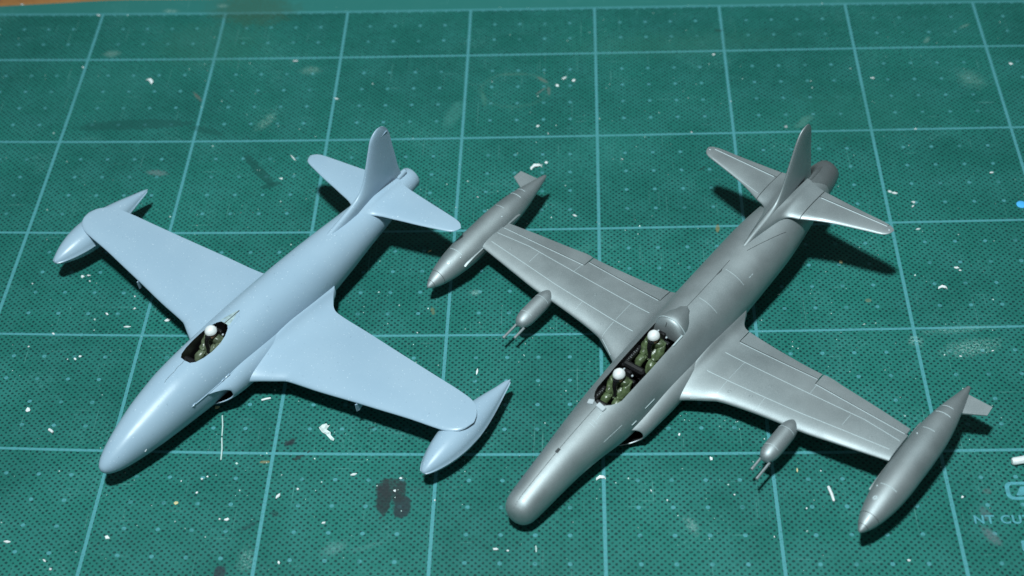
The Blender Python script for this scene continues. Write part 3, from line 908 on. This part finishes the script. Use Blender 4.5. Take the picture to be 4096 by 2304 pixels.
# tip tanks
tankS = [(16.6,0.02),(16.4,0.45),(15.6,1.15),(14,2.15),(11.3,3.3),(8,4.25),(4,5.05),(0,5.5),(-5,5.75),(-16,5.75),(-22,5.55),(-28,4.95),(-33,4.05),(-38,2.85),(-42,1.8),(-45,0.95),(-46.4,0.3),(-46.5,0.02)]
TCZ = 3.1
for sgn, cyt, krad in ((1, 81.1, 0.90), (-1, 80.4, 0.87)):
    c = (sgn*cyt, TCZ)
    tt, rS = body_of_revolution([(x, r*krad) for x, r in tankS], c)
    to = tt.build('tip_tank', M_SIL, jetS, angle=60)
    to.location = (0, 0, 0) if sgn > 0 else (-1.0*MM, 0, 0.9*MM)
    d = B()
    for x, a0, a1, w_ in ((1.5, 55, 120, .3), (-22.5, 75, 120, .2), (-30.5, 60, 130, .3), (-33.8, 70, 130, .24)):
        ring_bead(d, x, rS, c, a0, a1, w_)
    d.build_each('panel_line', M_SILW, to)
    d = B()
    for x, w_ in ((11.2, .24), (14.6, .2)): ring_bead(d, x, rS, c, -30, 210, w_, 0.015)
    d.build_each('nose_cap_seam', M_SEAM, to)
    # outboard tail fin
    f = B(); y0 = sgn*(cyt + 0.0)
    top_ = [(-36.0, sgn*1.8, 0), (-40.0, sgn*9.2, 0), (-43.6, sgn*9.0, 0), (-43.8, sgn*0.6, 0)]
    f.loft([[(x, y0 + y, TCZ - 0.6 + h*(0.6 if abs(y) > 5 else 1)) for x, y, _ in top_] for h in (-0.35, 0.35)])
    f.build('tank_fin', M_SIL, to, angle=30)
    # fairing plate between tank and wing tip
    f = B()
    prof = [(3.0, 0.0), (1.8, .5), (-2, .9), (-12, 1.0), (-20, .9), (-24.5, .5), (-26, 0.0)]
    R = []
    for x, h in prof:
        yy = cyt - 4.7
        R.append([(x, sgn*(yy + 1.3), TCZ + .4 - h*.9 - .05), (x, sgn*(yy - .35), TCZ + .5 - h*.8 - .05), (x, sgn*(yy - .35), TCZ + .7 + h*.7 + .05), (x, sgn*(yy + 1.3), TCZ + .9 + h*1.3 + .05)])
    f.loft(R)
    f.build('tank_fairing', M_SIL, to, angle=40)
    d = B()
    yc = c[0] - sgn*1.2
    for x in (6.5,):
        rr = []
        for r, h in ((0.75, .0), (0.65, .09), (0.45, .09), (0.38, 0)):
            ring = []
            for j in range(14):
                a = 2*math.pi*j/14; X = x + r*math.cos(a); Y = yc + r*math.sin(a)
                Rr = rS(X); ring.append((X, Y, TCZ + math.sqrt(max(Rr*Rr - (Y - c[0])**2, 0.01)) + h))
            rr.append(ring)
        d.loft(rr, False, True)
    for (x, yy) in ((2.5, 3.6), (-19.5, 3.4)):
        Y = c[0] + sgn*yy*-0.8
        d.ell((x, Y, TCZ + math.sqrt(max(rS(x)**2 - (Y - c[0])**2, 0))), (.28, .25, .22), 8, 6)
    d.build_each('filler_cap', M_SILW, to)

# gun pods
podr = [(11.0,0.02),(10.85,0.75),(10.4,1.5),(9.6,2.1),(8.4,2.55),(7.0,2.8),(5,2.88),(-0.5,2.86),(-3,2.6),(-5.2,1.85),(-6.8,1.15),(-7.6,0.5),(-7.8,0.02)]
for sgn in (1, -1):
    c = (sgn*46.0, 3.0)
    pb_, rP = body_of_revolution(podr, c, kz=1.0)
    po = pb_.build('gun_pod', M_SIL, jetS, angle=60)
    d = B()
    ring_bead(d, 6.6, rP, c, 40, 150, .22, 0.05); ring_bead(d, -1.2, rP, c, 20, 160, .18, 0.04)
    d.build_each('panel_line', M_SILW, po)
    for off in (-1.5, 1.5):
        xt = 17.0 if off*sgn > 0 else 15.0
        g_ = B(); g_.tube([(8.5, c[0] + off, 1.9), (xt - .9, c[0] + off, 1.78), (xt - .85, c[0] + off, 1.78), (xt, c[0] + off, 1.75)], [.42, .42, .48, .46], 10)
        g_.build('gun_barrel', M_SIL, po)
        hole = B(); hole.ell((9.75, c[0] + off, 2.0), (.42, .6, .6), 12, 8)
        hole.build('gun_port', M_BLK, po)

# tailplane: faired root, then outer panel with a separate elevator
TS_LE = [(1.0,-52.0),(2.4,-60.5),(3.2,-64.4),(4.2,-66.3),(5.5,-67.2),(8.0,-68.0),(8.6,-68.3),(16.3,-71.7),(28.5,-75.3),(33.0,-76.6),(34.4,-77.6),(35.1,-79.0),(35.3,-80.0)]
TS_TE = [(1.0,-84.2),(5.5,-83.4),(8,-83.1),(14.5,-82.6),(24,-82.0),(31,-81.7),(33.6,-81.3),(34.8,-80.7),(35.3,-80.2)]
tpS = Surface(TS_LE, TS_TE, lambda y: 0.095, 14.6, 0.0, fil=1.3, fy=2.4, fk=2.4, tmin=0.3)
tpO = Surface(TS_LE, TS_TE, lambda y: 0.095, 14.6, 0.0, tmin=0.3)
both(tpS.mesh([1.0,1.7,2.4,2.8,3.2,3.7,4.2,4.8,5.5,6.2,7,7.7,8.0]), 'tailplane_root', M_SIL, jetS, angle=50)
def hT(y):
    L, T = TSL(y), TST(y); return (L - (-79.9 - (y - 7.4)*0.8/25.5))/(L - T)
TSL, TST = table(TS_LE, 1), table(TS_TE, 1)
def uT(y): return hT(y) if y < 33.0 else 1.0
tq = both(tpO.mesh([8.28] + lin(9.5, 32.9, 14) + [33.05, 33.6, 34.1, 34.5, 34.8, 35.0, 35.2, 35.28], u1=uT), 'tailplane', M_SIL, jetS, angle=45)
el = tpO.mesh([8.3] + lin(9.5, 32.8, 12), lambda y: hT(y) + .02, lambda y: 1.0, 8)
d = B()
strip(d, [(-79.75, 9.0), (-80.4, 32.7)], tpO.top, .42, .10, .03)
strip(d, [(-70.2, 9.0), (-76.3, 31.0)], tpO.top, .22, .05, .03)
d2 = B(); d2.ell((-79.3, 34.0, tpO.top(-79.3, 34.0)), (.3, .3, .15), 8, 6)
for sgn, t_ in zip((1, -1), tq):
    k = (lambda q: q) if sgn > 0 else (lambda q: q.mirror())
    k(el).build('elevator', M_SIL, t_, angle=40)
    k(d).build_each('panel_line', M_SILW, t_); k(d2).build('rivet', M_SILW, t_)
# dark joint in which the outer tailplane meets its root
d = B(); d.loft([tpO.mesh([8.0, 8.3]).v[i*53:(i+1)*53] for i in (0, 1)])
d.v = [(x*0.996 - 0.3, y, 14.6 + (z - 14.6)*0.86) for x, y, z in d.v]
both(d, 'joint_gap', M_SEAM, jetS)

FINS = [(12.5,-36,-88.0),(14.0,-43,-87.8),(15.2,-48.5,-87.7),(16.2,-54,-87.6),(17.1,-61,-87.5),(18.2,-65.6,-87.5),(20,-68.2,-87.4),(23,-70.6,-87.1),(27.5,-73.0,-86.8),(33,-76.0,-86.5),(36.5,-78.0,-86.2),(38.4,-79.6,-85.3),(39.2,-80.9,-84.4),(39.5,-82.3,-83.4)]
finS = fin_mesh(FINS, [12.5,13.3,14,14.6,15.2,15.7,16.2,16.7,17.2,17.7,18.3,19.1,20,21.4,23,25,27.5,30,33,35,36.5,37.6,38.4,38.9,39.2,39.42], 2.6).build('tail_fin', M_SIL, jetS, angle=55)
b = B()
out = [[(x, r*math.cos(a), 6.9 + r*1.03*math.sin(a)) for a in [2*math.pi*j/40 for j in range(40)]] for x, r in ((-86,6.3),(-90,5.95),(-94,5.4),(-97.5,4.7),(-99.3,4.15),(-99.5,3.9),(-99.2,3.7))]
b.loft(out, False, False, 0)
inn = [[(x, r*math.cos(a), 6.9 + r*1.03*math.sin(a)) for a in [2*math.pi*j/40 for j in range(40)]] for x, r in ((-99.2,3.7),(-93,3.6),(-91,3.5))]
b.loft(inn, False, True, 1)
b.build('jet_pipe', [M_SILD, M_BLK], jetS, angle=45)
b = B(); b.loft([[(x, w_*math.cos(a), 11.6 + h*math.sin(a)) for a in [math.pi*2*j/16 for j in range(16)]] for x, w_, h in ((-82,1.6,2.4),(-88,1.5,2.2),(-92,1.2,1.6),(-95.0,.7,.7),(-95.4,.2,.2))])
b.build('tail_fairing', M_SILD, jetS)

xfS = pchip([-0.2, 0.0, 0.35, 0.7, 1.05, 1.4, 1.8, 2.3, 2.8, 3.3], [29.5, 28.0, 25.2, 23.6, 22.8, 22.5, 22.5, 23.2, 25.5, 28.0])
intake(jetS, M_SIL, xfS, pchip([-36, -24, -10, 6, 18, 30], [8.5, 10.7, 12.0, 12.5, 12.1, 11.2]),
       pchip([-36, -10, 8, 20], [0.8, 0.8, 1.2, 1.2]), pchip([-36, -12, 6, 20, 30], [4.2, 5.8, 5.4, 3.9, 3.3]), -36)
b = B()
for z, x0_, x1_, wd in ((7.8, 13.5, 18.0, .22), (6.6, 22.5, 24.6, .3), (9.6, 28, 36, .10)):
    P = [(x, sideS(x, z) + .02, z) for x in lin(x0_, x1_, 10)]
    b.tube(P, wd/2, 6)
b.build_each('intake_bleed_strip', M_SILW, jetS)

b = B()
strip(b, [(70.1, 0.02), (60, 0.03), (45, 0), (29.5, 0.02)], topS, 0.30, 0.012, 0.05, 0.8)
b.box((48.0, 0, topS(48.0, 0) + .0), (2.2, 1.0, .08), None, .03)
strip(b, [(-15.8, 0), (-30, 0.05), (-40.5, -0.1)], topS, 0.30, 0.015, 0.05)
strip(b, [(-33.0, 0.05), (-35, .25), (-36, -.05)], topS, 0.5, 0.02, 0.05, .6)
b.build_each('centre_seam', M_SEAM, jetS)
b = B()     # diagonal cut where the tail section joins
strip(b, [(-47.0, 2.0), (-55.5, 4.6), (-62.5, 6.6)], topS, 0.30, 0.015, 0.05)
b.build('tail_joint', M_SEAM, jetS)
b = B()
for x, y0_, y1_ in ((-22, 1.0, 7.5), (-36.5, 1.0, 7.8), (35.5, 1.6, 3.8)):
    strip(b, [(x, y0_), (x, y1_)], topS, .2, .04, .03, .8)
for x, y in ((-40.5, 7.6), (-41.3, 7.6)):
    strip(b, [(x - .6, y), (x + .6, y)], topS, .22, .07, .03, .6)
strip(b, [(31, 2.6), (33.2, 2.9)], topS, .25, .06, .03, .6)
strip(b, [(34.2, 2.0), (34.2, 3.6)], topS, .25, .06, .03, .6)
b.build_each('panel_line', M_SILW, jetS)

# rear canopy fairing behind the second seat
b = B(); R = []
for x, w_, zt_ in ((-5.6, 5.3, 13.0), (-6.4, 5.4, 15.6), (-7.2, 5.45, 17.4), (-8.2, 5.5, 18.0), (-10, 5.3, 17.9), (-12, 4.7, 17.4), (-14, 3.6, 16.6), (-15.8, 2.0, 15.9), (-16.9, .4, 15.5)):
    z0_ = 11.6 if x > -14.5 else 14.6
    R.append([(x, w_*math.cos(a), z0_ + (zt_ - z0_)*math.sin(a)**0.85 if math.sin(a) > 0 else z0_) for a in [math.pi*j/24 for j in range(25)]])
b.loft(R, True, True)
cf = b.build('canopy_fairing', M_SIL, jetS, angle=45)
b = B(); R = []
for x, k in ((-8.0, 1.0), (-8.0, 1.022), (-8.3, 1.022), (-8.3, 1.0)):
    R.append([(x, 5.5*k*math.cos(a), 11.6 + 6.4*k*math.sin(a)**.85 if math.sin(a) > 0 else 11.6) for a in [math.pi*j/24 for j in range(25)]])
b.loft(R, False, False, closed=False)
b.build('canopy_frame', M_SILW, cf, angle=40)
b = B(); b.box((-6.75, -0.6, 16.2), (.25, .25, 1.6), Euler((0, -.45, 0)), .05); b.build('frame_notch', M_SEAM, cf)
for (y, ln_, an) in ((-2.4, 2.0, .25), (1.35, 2.9, -.15)):
    b = B(); b.box((29.2, y, topS(29.2, y) + .25), (1.7, ln_, .6), Euler((-.10*y, .12, an)), .25)
    b.build('windscreen_tab', M_TAB, jetS)
b = B(); b.box((-4.6, 5.05, topS(-4.6, 5.0) + .1), (5.0, .5, .6), Euler((-.5, 0, 0)), .15)
b.build('sill_strip', M_SILW, jetS)
seat(jetS, -2.6, 6.9, 3.6)
seat(jetS, 15.0, 6.4, 3.6)
b = B(); b.box((10.6, 0, 12.3), (2.2, 7.6, 4.6), Euler((0, .2, 0)), .7); b.box((27.0, 0, 12.6), (1.8, 4.6, 2.2), Euler((0, .3, 0)), .6)
b.build_each('instrument_panel', M_BLK, jetS)
b = B()
b.box((6.5, -4.1, 11.8), (9.5, 1.3, 1.2), None, .2); b.box((23.0, -3.9, 11.2), (5.5, 1.3, 1.2), None, .2)
b.box((6.5, 4.1, 10.8), (9.5, 1.3, 1.2), None, .2)
sc_ = b.build_each('side_console', M_BLK, jetS)[0]
b = B()
for i in range(9):
    b.box((3.6 + i*.75, -4.05 + .18*(i % 2), 12.45), (.35, .35 + .2*(i % 3), .18), None, .04)
for i in range(5):
    b.box((21.6 + i*.7, -3.75 + .2*(i % 2), 11.85), (.35, .4, .18), None, .04)
b.build('switch_row', M_GREYD, sc_)['kind'] = 'stuff'
pilot(18.2, 17.6, MW_S, (M_OLIVE,), 'pilot in olive suit and white helmet in the front seat of the silver cockpit')
pilot(0.6, 18.0, MW_S, (M_OLIVE,), 'pilot in olive suit and white helmet in the rear seat of the silver cockpit')

# ================================================================== shavings, chips and needles of styrene on the mat
CHIPS = [
('flake',-202.5,130.7,3.97,1.20,-39,'w','white flake at the top-left grid corner of the ruled border'),
('flake',-236.3,139.2,2.32,0.80,-9,'w','tiny white flake on the far mat edge beside the wood'),
('curl',-173.2,85.9,3.42,1.30,-41,'w','pale half-shaded curl in the upper left, third grid column'),
('flake',-117.4,97.5,3.00,1.30,-19,'w','bright chip on the second horizontal line left of the blue-grey jet'),
('flake',-98.9,73.4,2.79,0.90,-14,'w','white T-shaped chip on the vertical line above the blue-grey tailplane'),
('flake',-201.2,95.6,2.27,0.60,-46,'w','small white speck on the leftmost vertical line'),
('flake',-113.9,27.6,1.79,1.00,-26,'w','round white chip up and left of the blue-grey tailplane tip'),
('sliver',-111.1,39.1,3.98,0.50,-53,'w','thin white cross-shaped sliver near the blue-grey tailplane tip'),
('flake',-12.1,84.0,3.51,1.60,48,'w','triangular pale chip, left one of the trio beside the reddish ring'),
('flake',-8.6,82.6,2.82,2.00,-26,'w','largest folded pale chip beside the reddish ring stain'),
('flake',-14.8,79.5,1.89,1.40,-40,'w','small rounded white chip nearest the reddish ring stain'),
('flake',-22.0,55.3,1.94,1.60,44,'w','bright white cube-like chip just above the third horizontal line'),
('flake',-18.6,34.6,1.78,1.70,16,'w','bright white chip above the hooked shaving by the left silver tip tank'),
('curl',-22.0,31.7,4.43,1.20,23,'w','hooked white shaving behind the left silver tip tank tail'),
('flake',-18.0,51.0,1.23,0.50,-64,'w','tiny white speck just right of the bright cube-like chip'),
('flake',8.9,35.9,1.20,0.80,-33,'w','small bright chip right of the vertical line, up from the hooked shaving'),
('flake',45.5,97.5,1.80,1.00,46,'w','white chip under the dark smudge by a vertical line, upper right'),
('flake',104.5,81.3,2.56,1.60,8,'w','large bright oval chip on the upper right squares'),
('flake',157.4,88.9,3.07,1.60,-18,'w','bright white blob at the upper right edge of the mat'),
('flake',115.9,50.8,1.67,0.80,4,'w','small white chip on the line to the right of the silver fin'),
('flake',138.8,26.1,2.51,1.10,22,'w','bright slanted chip far right, two squares above the tailplane tip'),
('flake',34.6,50.5,1.26,0.70,-8,'w','small white chip on the line left of the silver fin'),
('flake',69.1,52.9,2.02,1.60,-13,'n','round mauve wax-like spot beside the silver fin top'),
('flake',50.2,68.4,0.80,0.60,-19,'w','tiny white speck on the vertical line over the silver tailplane'),
('sliver',101.8,16.7,1.47,1.00,-23,'w','upper white sliver of the pair right of the silver tailplane tip'),
('sliver',103.4,15.9,2.01,1.10,-4,'w','lower white sliver of the pair right of the silver tailplane tip'),
('flake',109.2,10.9,2.22,1.50,-41,'w','pale crossed scrap, upper piece, right of the silver tailplane'),
('flake',108.6,8.8,1.83,1.00,42,'w','pale crossed scrap, lower piece, right of the silver tailplane'),
('sliver',108.7,-2.7,1.70,0.70,19,'w','small slanted sliver just below the line near the silver tailplane tip'),
('flake',118.4,-21.8,2.13,1.50,-14,'w','long bright chip of the pair in the right-hand middle square'),
('flake',119.3,-23.1,1.48,1.30,-20,'w','short bright chip of the pair in the right-hand middle square'),
('flake',145.4,9.2,1.96,3.40,-11,'u','round bright blue dot at the right edge of the mat'),
('curl',112.3,-31.5,2.91,1.00,-1,'w','white arch-shaped shaving standing in the right-hand middle square'),
('flake',80.7,-18.5,1.99,1.80,-31,'y','yellowish chip in the shadow of the silver tailplane'),
('flake',123.3,-59.5,1.27,0.80,-9,'w','small white chip in the whitish scuff at the right'),
('flake',112.9,-61.7,1.33,0.70,-27,'w','tiny white chip at the lower left of the whitish scuff'),
('sliver',-8.3,6.1,1.62,0.70,-27,'w','small white sliver crossed on the mat right of the left silver tip tank'),
('sliver',-39.4,-66.8,2.61,0.70,-97,'w','upright white sliver between the blue-grey wing and the silver cockpit'),
('sliver',-57.9,-11.2,1.66,0.60,43,'y','thin yellowish sliver in the shadow beside the left silver tip tank'),
('flake',-42.6,16.3,0.93,0.60,-24,'w','tiny white speck left of the left silver tip tank tail'),
('flake',-59.5,-49.6,1.13,0.80,-34,'w','small white chip on the line under the gap between the jets'),
('curl',-175.6,-22.1,1.13,1.10,47,'w','bright hooked shaving by the left blue-grey tank shadow'),
('flake',-173.8,-21.4,2.29,1.10,-18,'w','ragged white scrap right of the hooked shaving by the left tank shadow'),
('flake',-172.8,-24.2,1.23,0.80,-43,'w','small white chip below the ragged scrap by the left tank shadow'),
('flake',-192.3,-25.2,0.95,1.00,26,'w','white chip near the left edge below the blue-grey tip tank'),
('flake',-155.9,-31.7,0.90,0.90,-22,'w','white chip at the edge of the left blue-grey wing shadow'),
('flake',-154.8,-37.4,1.57,1.50,54,'w','bright pointed chip just off the left blue-grey wing leading edge'),
('sliver',-163.7,-39.8,1.36,0.70,-37,'w','tiny white sliver between two grid dots left of the cockpit'),
('sliver',-155.7,-45.8,2.38,0.70,7,'w','thin frayed fibre left of the blue-grey cockpit'),
('flake',-186.5,-54.5,1.57,1.80,22,'w','bright white pellet at the lower left edge under the long line'),
('flake',-172.4,-60.2,0.89,1.00,42,'w','small white chip, left of the bent scrap on the left squares'),
('flake',-170.0,-60.1,1.13,1.30,41,'w','middle white chip of the bent scrap on the left squares'),
('flake',-168.6,-59.0,1.75,1.50,31,'w','bar-like upper chip of the bent scrap on the left squares'),
('sliver',-179.7,-48.7,1.12,0.70,-24,'w','tiny white sliver on the long horizontal line at the left'),
('flake',-142.9,-43.1,2.95,1.60,14,'w','white petal-shaped chip in the shadow by the left wing root'),
('flake',-180.1,-81.7,2.32,2.00,41,'w','pointed white chip in the lower left square above the rod'),
('rod',-170.7,-90.6,2.01,0.90,-38,'w','short white rod lying left of the blue-grey nose'),
('rod',-105.2,-78.0,2.98,0.70,17,'w','white needle beside the vertical line under the blue-grey wing root'),
('flake',-120.3,-81.1,2.37,1.80,9,'y','beige chip lying under the blue-grey air intake'),
('rod',-117.5,-88.7,8.43,0.45,-82,'g','long faint cut scratch fibre running down from the blue-grey nose shadow'),
('rod',-116.3,-97.9,8.86,0.50,-83,'g','lower length of the cut fibre crossing the horizontal line'),
('peel',-84.7,-92.2,6.93,2.40,-43,'w','large bent white paint peel lying below the right blue-grey wing'),
('flake',-144.8,-131.0,2.74,1.70,-35,'w','white half-moon chip below the blue-grey nose'),
('flake',-110.6,-124.6,2.04,1.60,-0,'w','white oval chip in the bottom left square'),
('flake',-112.8,-124.4,1.14,0.90,15,'w','small white chip just left of the white oval chip'),
('flake',-158.9,-142.1,1.62,1.60,28,'w','white chip near the bottom left corner'),
('sliver',-174.1,-132.3,2.07,0.90,-3,'w','white lens-shaped sliver at the left edge, bottom square'),
('sliver',-161.5,-139.0,1.29,0.60,-39,'w','tiny white sliver above the bottom left chip'),
('flake',-91.0,-113.5,1.56,1.80,-16,'w','white angular chip right of the bottom left vertical line'),
('sliver',-96.6,-115.9,2.18,1.00,63,'w','white sliver leaning by the vertical line near the dark specks'),
('flake',-121.2,-114.6,1.15,1.30,13,'w','white pellet above the yellow triangle, bottom left square'),
('flake',-126.6,-118.5,2.05,1.80,4,'y','pale yellow triangle chip in the bottom left square'),
('flake',-118.9,-108.6,1.25,1.00,17,'w','upper right white crumb under the blue-grey nose shadow'),
('flake',-120.4,-109.5,1.24,1.00,14,'w','lower left white crumb under the blue-grey nose shadow'),
('flake',-126.6,-110.2,0.91,1.00,16,'w','single white crumb left of the paired crumbs'),
('flake',-93.2,-140.0,1.07,1.60,13,'w','white square chip right of the bottom left vertical line near the frame bottom'),
('sliver',-81.9,-125.8,1.22,0.80,29,'w','small white sliver between the bottom grid dots, left of the dark patch'),
('flake',-31.2,-135.4,2.61,1.40,-8,'w','frayed white chip below the silver nose shadow'),
('flake',-27.8,-135.9,1.11,1.00,-0,'w','small white chip right of the frayed chip below the silver nose'),
('sliver',-74.8,-107.9,2.02,0.90,21,'w','slanted white sliver above the dark burnt patch'),
('flake',-49.8,-117.7,0.94,1.10,9,'w','white square crumb on the vertical line by the dark patch'),
('flake',-61.9,-114.1,1.24,1.20,38,'w','white crumb stuck on the dark burnt patch'),
('flake',-60.5,-109.4,1.27,1.30,16,'w','pale crumb on a grid dot above the dark burnt patch'),
('flake',13.9,-114.5,0.83,1.30,10,'w','white pellet to the right of the silver nose shadow'),
('flake',18.5,-118.1,0.89,1.10,-7,'w','small white chip below the white pellet right of the silver nose'),
('rod',-19.7,-135.4,2.17,0.50,-86,'g','short upright fibre under the silver nose shadow'),
('curl',-0.8,-110.1,2.91,1.00,10,'w','frayed shaving on the vertical line under the silver intake shadow'),
('flake',32.1,-102.5,1.56,1.60,19,'w','ragged white chip left of the right-hand gun pod'),
('rod',66.2,-116.1,5.53,0.90,-79,'w','long white needle under the right silver wing'),
('flake',64.2,-107.3,0.71,1.00,8,'w','white crumb below the right silver wing shadow'),
('flake',48.4,-131.2,0.69,1.20,12,'w','white crumb on the vertical line at the bottom right'),
('flake',103.9,-117.2,1.10,1.20,-37,'w','white pellet right of the right silver tip tank nose'),
('flake',38.1,-116.0,0.90,1.00,6,'w','white crumb below the right-hand gun barrels'),
('flake',58.6,-121.1,0.84,0.80,14,'w','tiny crumb on a grid dot below the white needle'),
('sliver',85.3,-139.4,1.03,0.80,-8,'w','small white sliver near the bottom right of the frame'),
('rod',124.4,-104.4,8.20,2.40,9,'w','thick white plastic rod at the right edge above the printed logo'),
('flake',23.1,-93.1,1.05,1.30,-9,'w','curled white crumb below the silver wing root'),
('sliver',57.3,-107.0,1.56,0.50,-90,'y','thin pale fibre below the right silver wing'),
]
def chip_mesh(kind, L, W, r):
    b = B()
    W = max(W, 0.3)
    if kind == 'flake':
        n = r.choice((4, 5, 5, 6, 7)); k = [r.uniform(.55, 1.1) for _ in range(n)]; L *= .82; W *= .72
        t = r.uniform(.12, .26)
        jit = [r.uniform(-.25, .25) for _ in range(n)]
        pts = [(L/2*k[i]*math.cos(2*math.pi*i/n + .2 + jit[i]), W*.62*k[i]*math.sin(2*math.pi*i/n + .2 + jit[i])) for i in range(n)]
        sl, sl2 = r.uniform(-.16, .16), r.uniform(-.22, .22)
        h = lambda x, y: sl*x + sl2*y + .05*x*x/max(L, .5)
        lo = min(h(x, y) for x, y in pts)
        b.loft([[(x*.96, y*.96, h(x, y) - lo + .02) for x, y in pts], [(x, y, h(x, y) - lo + .02 + t*.5) for x, y in pts],
                [(x*.86, y*.86, h(x, y) - lo + .02 + t) for x, y in pts]])
    elif kind == 'sliver':
        n = 7; R = []
        for i in range(n):
            x = L*(i/(n-1) - .5); w = W*.5*max(.12, math.sin(math.pi*(i + .4)/(n - .2))); z = .1*math.sin(i*.8) + .22
            R.append([(x, -w, z - .2), (x, w, z - .16), (x, w*.7, z), (x, -w*.7, z + .03)])
        b.loft(R)
    elif kind == 'rod':
        rr = W*.5; b.tube([(-L/2, 0, rr), (-L/2 + .05*L, .0, rr + .02), (0, .02*L, rr + .04), (L/2 - .04*L, 0, rr), (L/2, 0, rr)], [rr*.75, rr, rr, rr*.9, rr*.55], 8)
    else:   # curl: a bent ribbon standing partly on edge
        R = []; rad = L*.5
        for i in range(12):
            a = math.pi*(0.05 + 0.95*i/11); k = 1 + .12*math.sin(i*1.7)
            cx, cz = -rad*math.cos(a), rad*.55*math.sin(a)*k
            w = W*.5*(.55 + .45*math.sin(math.pi*(i + .5)/12))
            R.append([(cx, -w, cz*.35 + .03), (cx, w, cz*.55 + .03), (cx*.82, w*.9, cz*.55 + .2), (cx*.82, -w*.9, cz*.35 + .2)])
            R[-1] = [(p[0], p[1] + cz*.8, p[2]) for p in R[-1]]
        b.loft(R)
    return b
PEEL = [(-87.3,-89.7),(-86.3,-88.6),(-85.1,-88.0),(-84.6,-88.9),(-83.9,-88.7),(-84.8,-90.5),(-83.5,-91.5),(-83.3,-92.8),(-82.0,-94.3),(-82.3,-94.9),(-83.2,-94.5),(-84.8,-92.5),(-86.1,-91.5),(-86.8,-90.5)]
NAMES = {'flake': 'plastic_chip', 'sliver': 'plastic_sliver', 'rod': 'plastic_needle', 'curl': 'plastic_shaving', 'peel': 'paint_peel'}
CATS = {'flake': 'plastic chip', 'sliver': 'plastic sliver', 'rod': 'plastic needle', 'curl': 'plastic shaving', 'peel': 'paint peel'}
CMAT = {'w': M_WHITE, 'y': M_YEL, 'g': M_PALE, 'n': M_MAUVE, 'u': M_DOT}
for i, (kind, x, y, L, W, an, mk, label) in enumerate(CHIPS):
    r = random.Random(100 + i)
    if mk == 'u':
        b = B(); b.loft([[(k*1.75*math.cos(a), k*1.75*math.sin(a), h) for a in [2*math.pi*j/24 for j in range(24)]] for k, h in ((1,.02),(1,.14),(.94,.2))])
        o = b.build('paper_dot', CMAT[mk]); tag(o, label, 'paper dot')
        o.location = (x*MM + .0004, y*MM, 0)
        continue
    if kind == 'peel':
        b = B(); k = lambda q, h: [(px - x, py - y, h + .12*math.sin(j*1.9)) for j, (px, py) in enumerate(q)]
        b.loft([k(PEEL, .14), k(PEEL, .32)])
        o = b.build('paint_peel', M_PEEL, angle=30)
        o.location = (x*MM, y*MM, 0); tag(o, label, 'paint peel', 'scraps of plastic scattered on the mat')
        continue
    o = chip_mesh(kind, L, W, r).build(NAMES[kind], CMAT[mk], angle=40)
    o.location = (x*MM, y*MM, 0)
    o.rotation_euler = (0, 0, math.radians(an))
    tag(o, label, CATS[kind], 'scraps of plastic scattered on the mat')

# dust too fine to count
b = B(); r = random.Random(5)
for i in range(900):
    x, y = r.uniform(-250, 180), r.uniform(-150, 138)
    if r.random() < .55: x, y = r.gauss(-20, 95), r.gauss(-60, 55)
    if not (-255 < x < 185 and -155 < y < 138): continue
    s = min(r.lognormvariate(-1.75, .5), .55)
    a = r.uniform(0, 6.28); e = r.uniform(.3, 1)
    c_, s_ = math.cos(a), math.sin(a)
    pts = [(s, 0), (0, s*e), (-s*.8, s*.1), (-.1*s, -s*e*.8)]
    pts = [(x + c_*p - s_*q, y + s_*p + c_*q) for p, q in pts]
    b.loft([[(p, q, .02) for p, q in pts], [(x + (p - x)*.7, y + (q - y)*.7, .02 + s*.5) for p, q in pts]])
dust = b.build('plastic_dust', simple('pale_dust', (0.50, 0.66, 0.63), 0.7, var=.3, vscale=120), angle=20)
dust['kind'] = 'stuff'
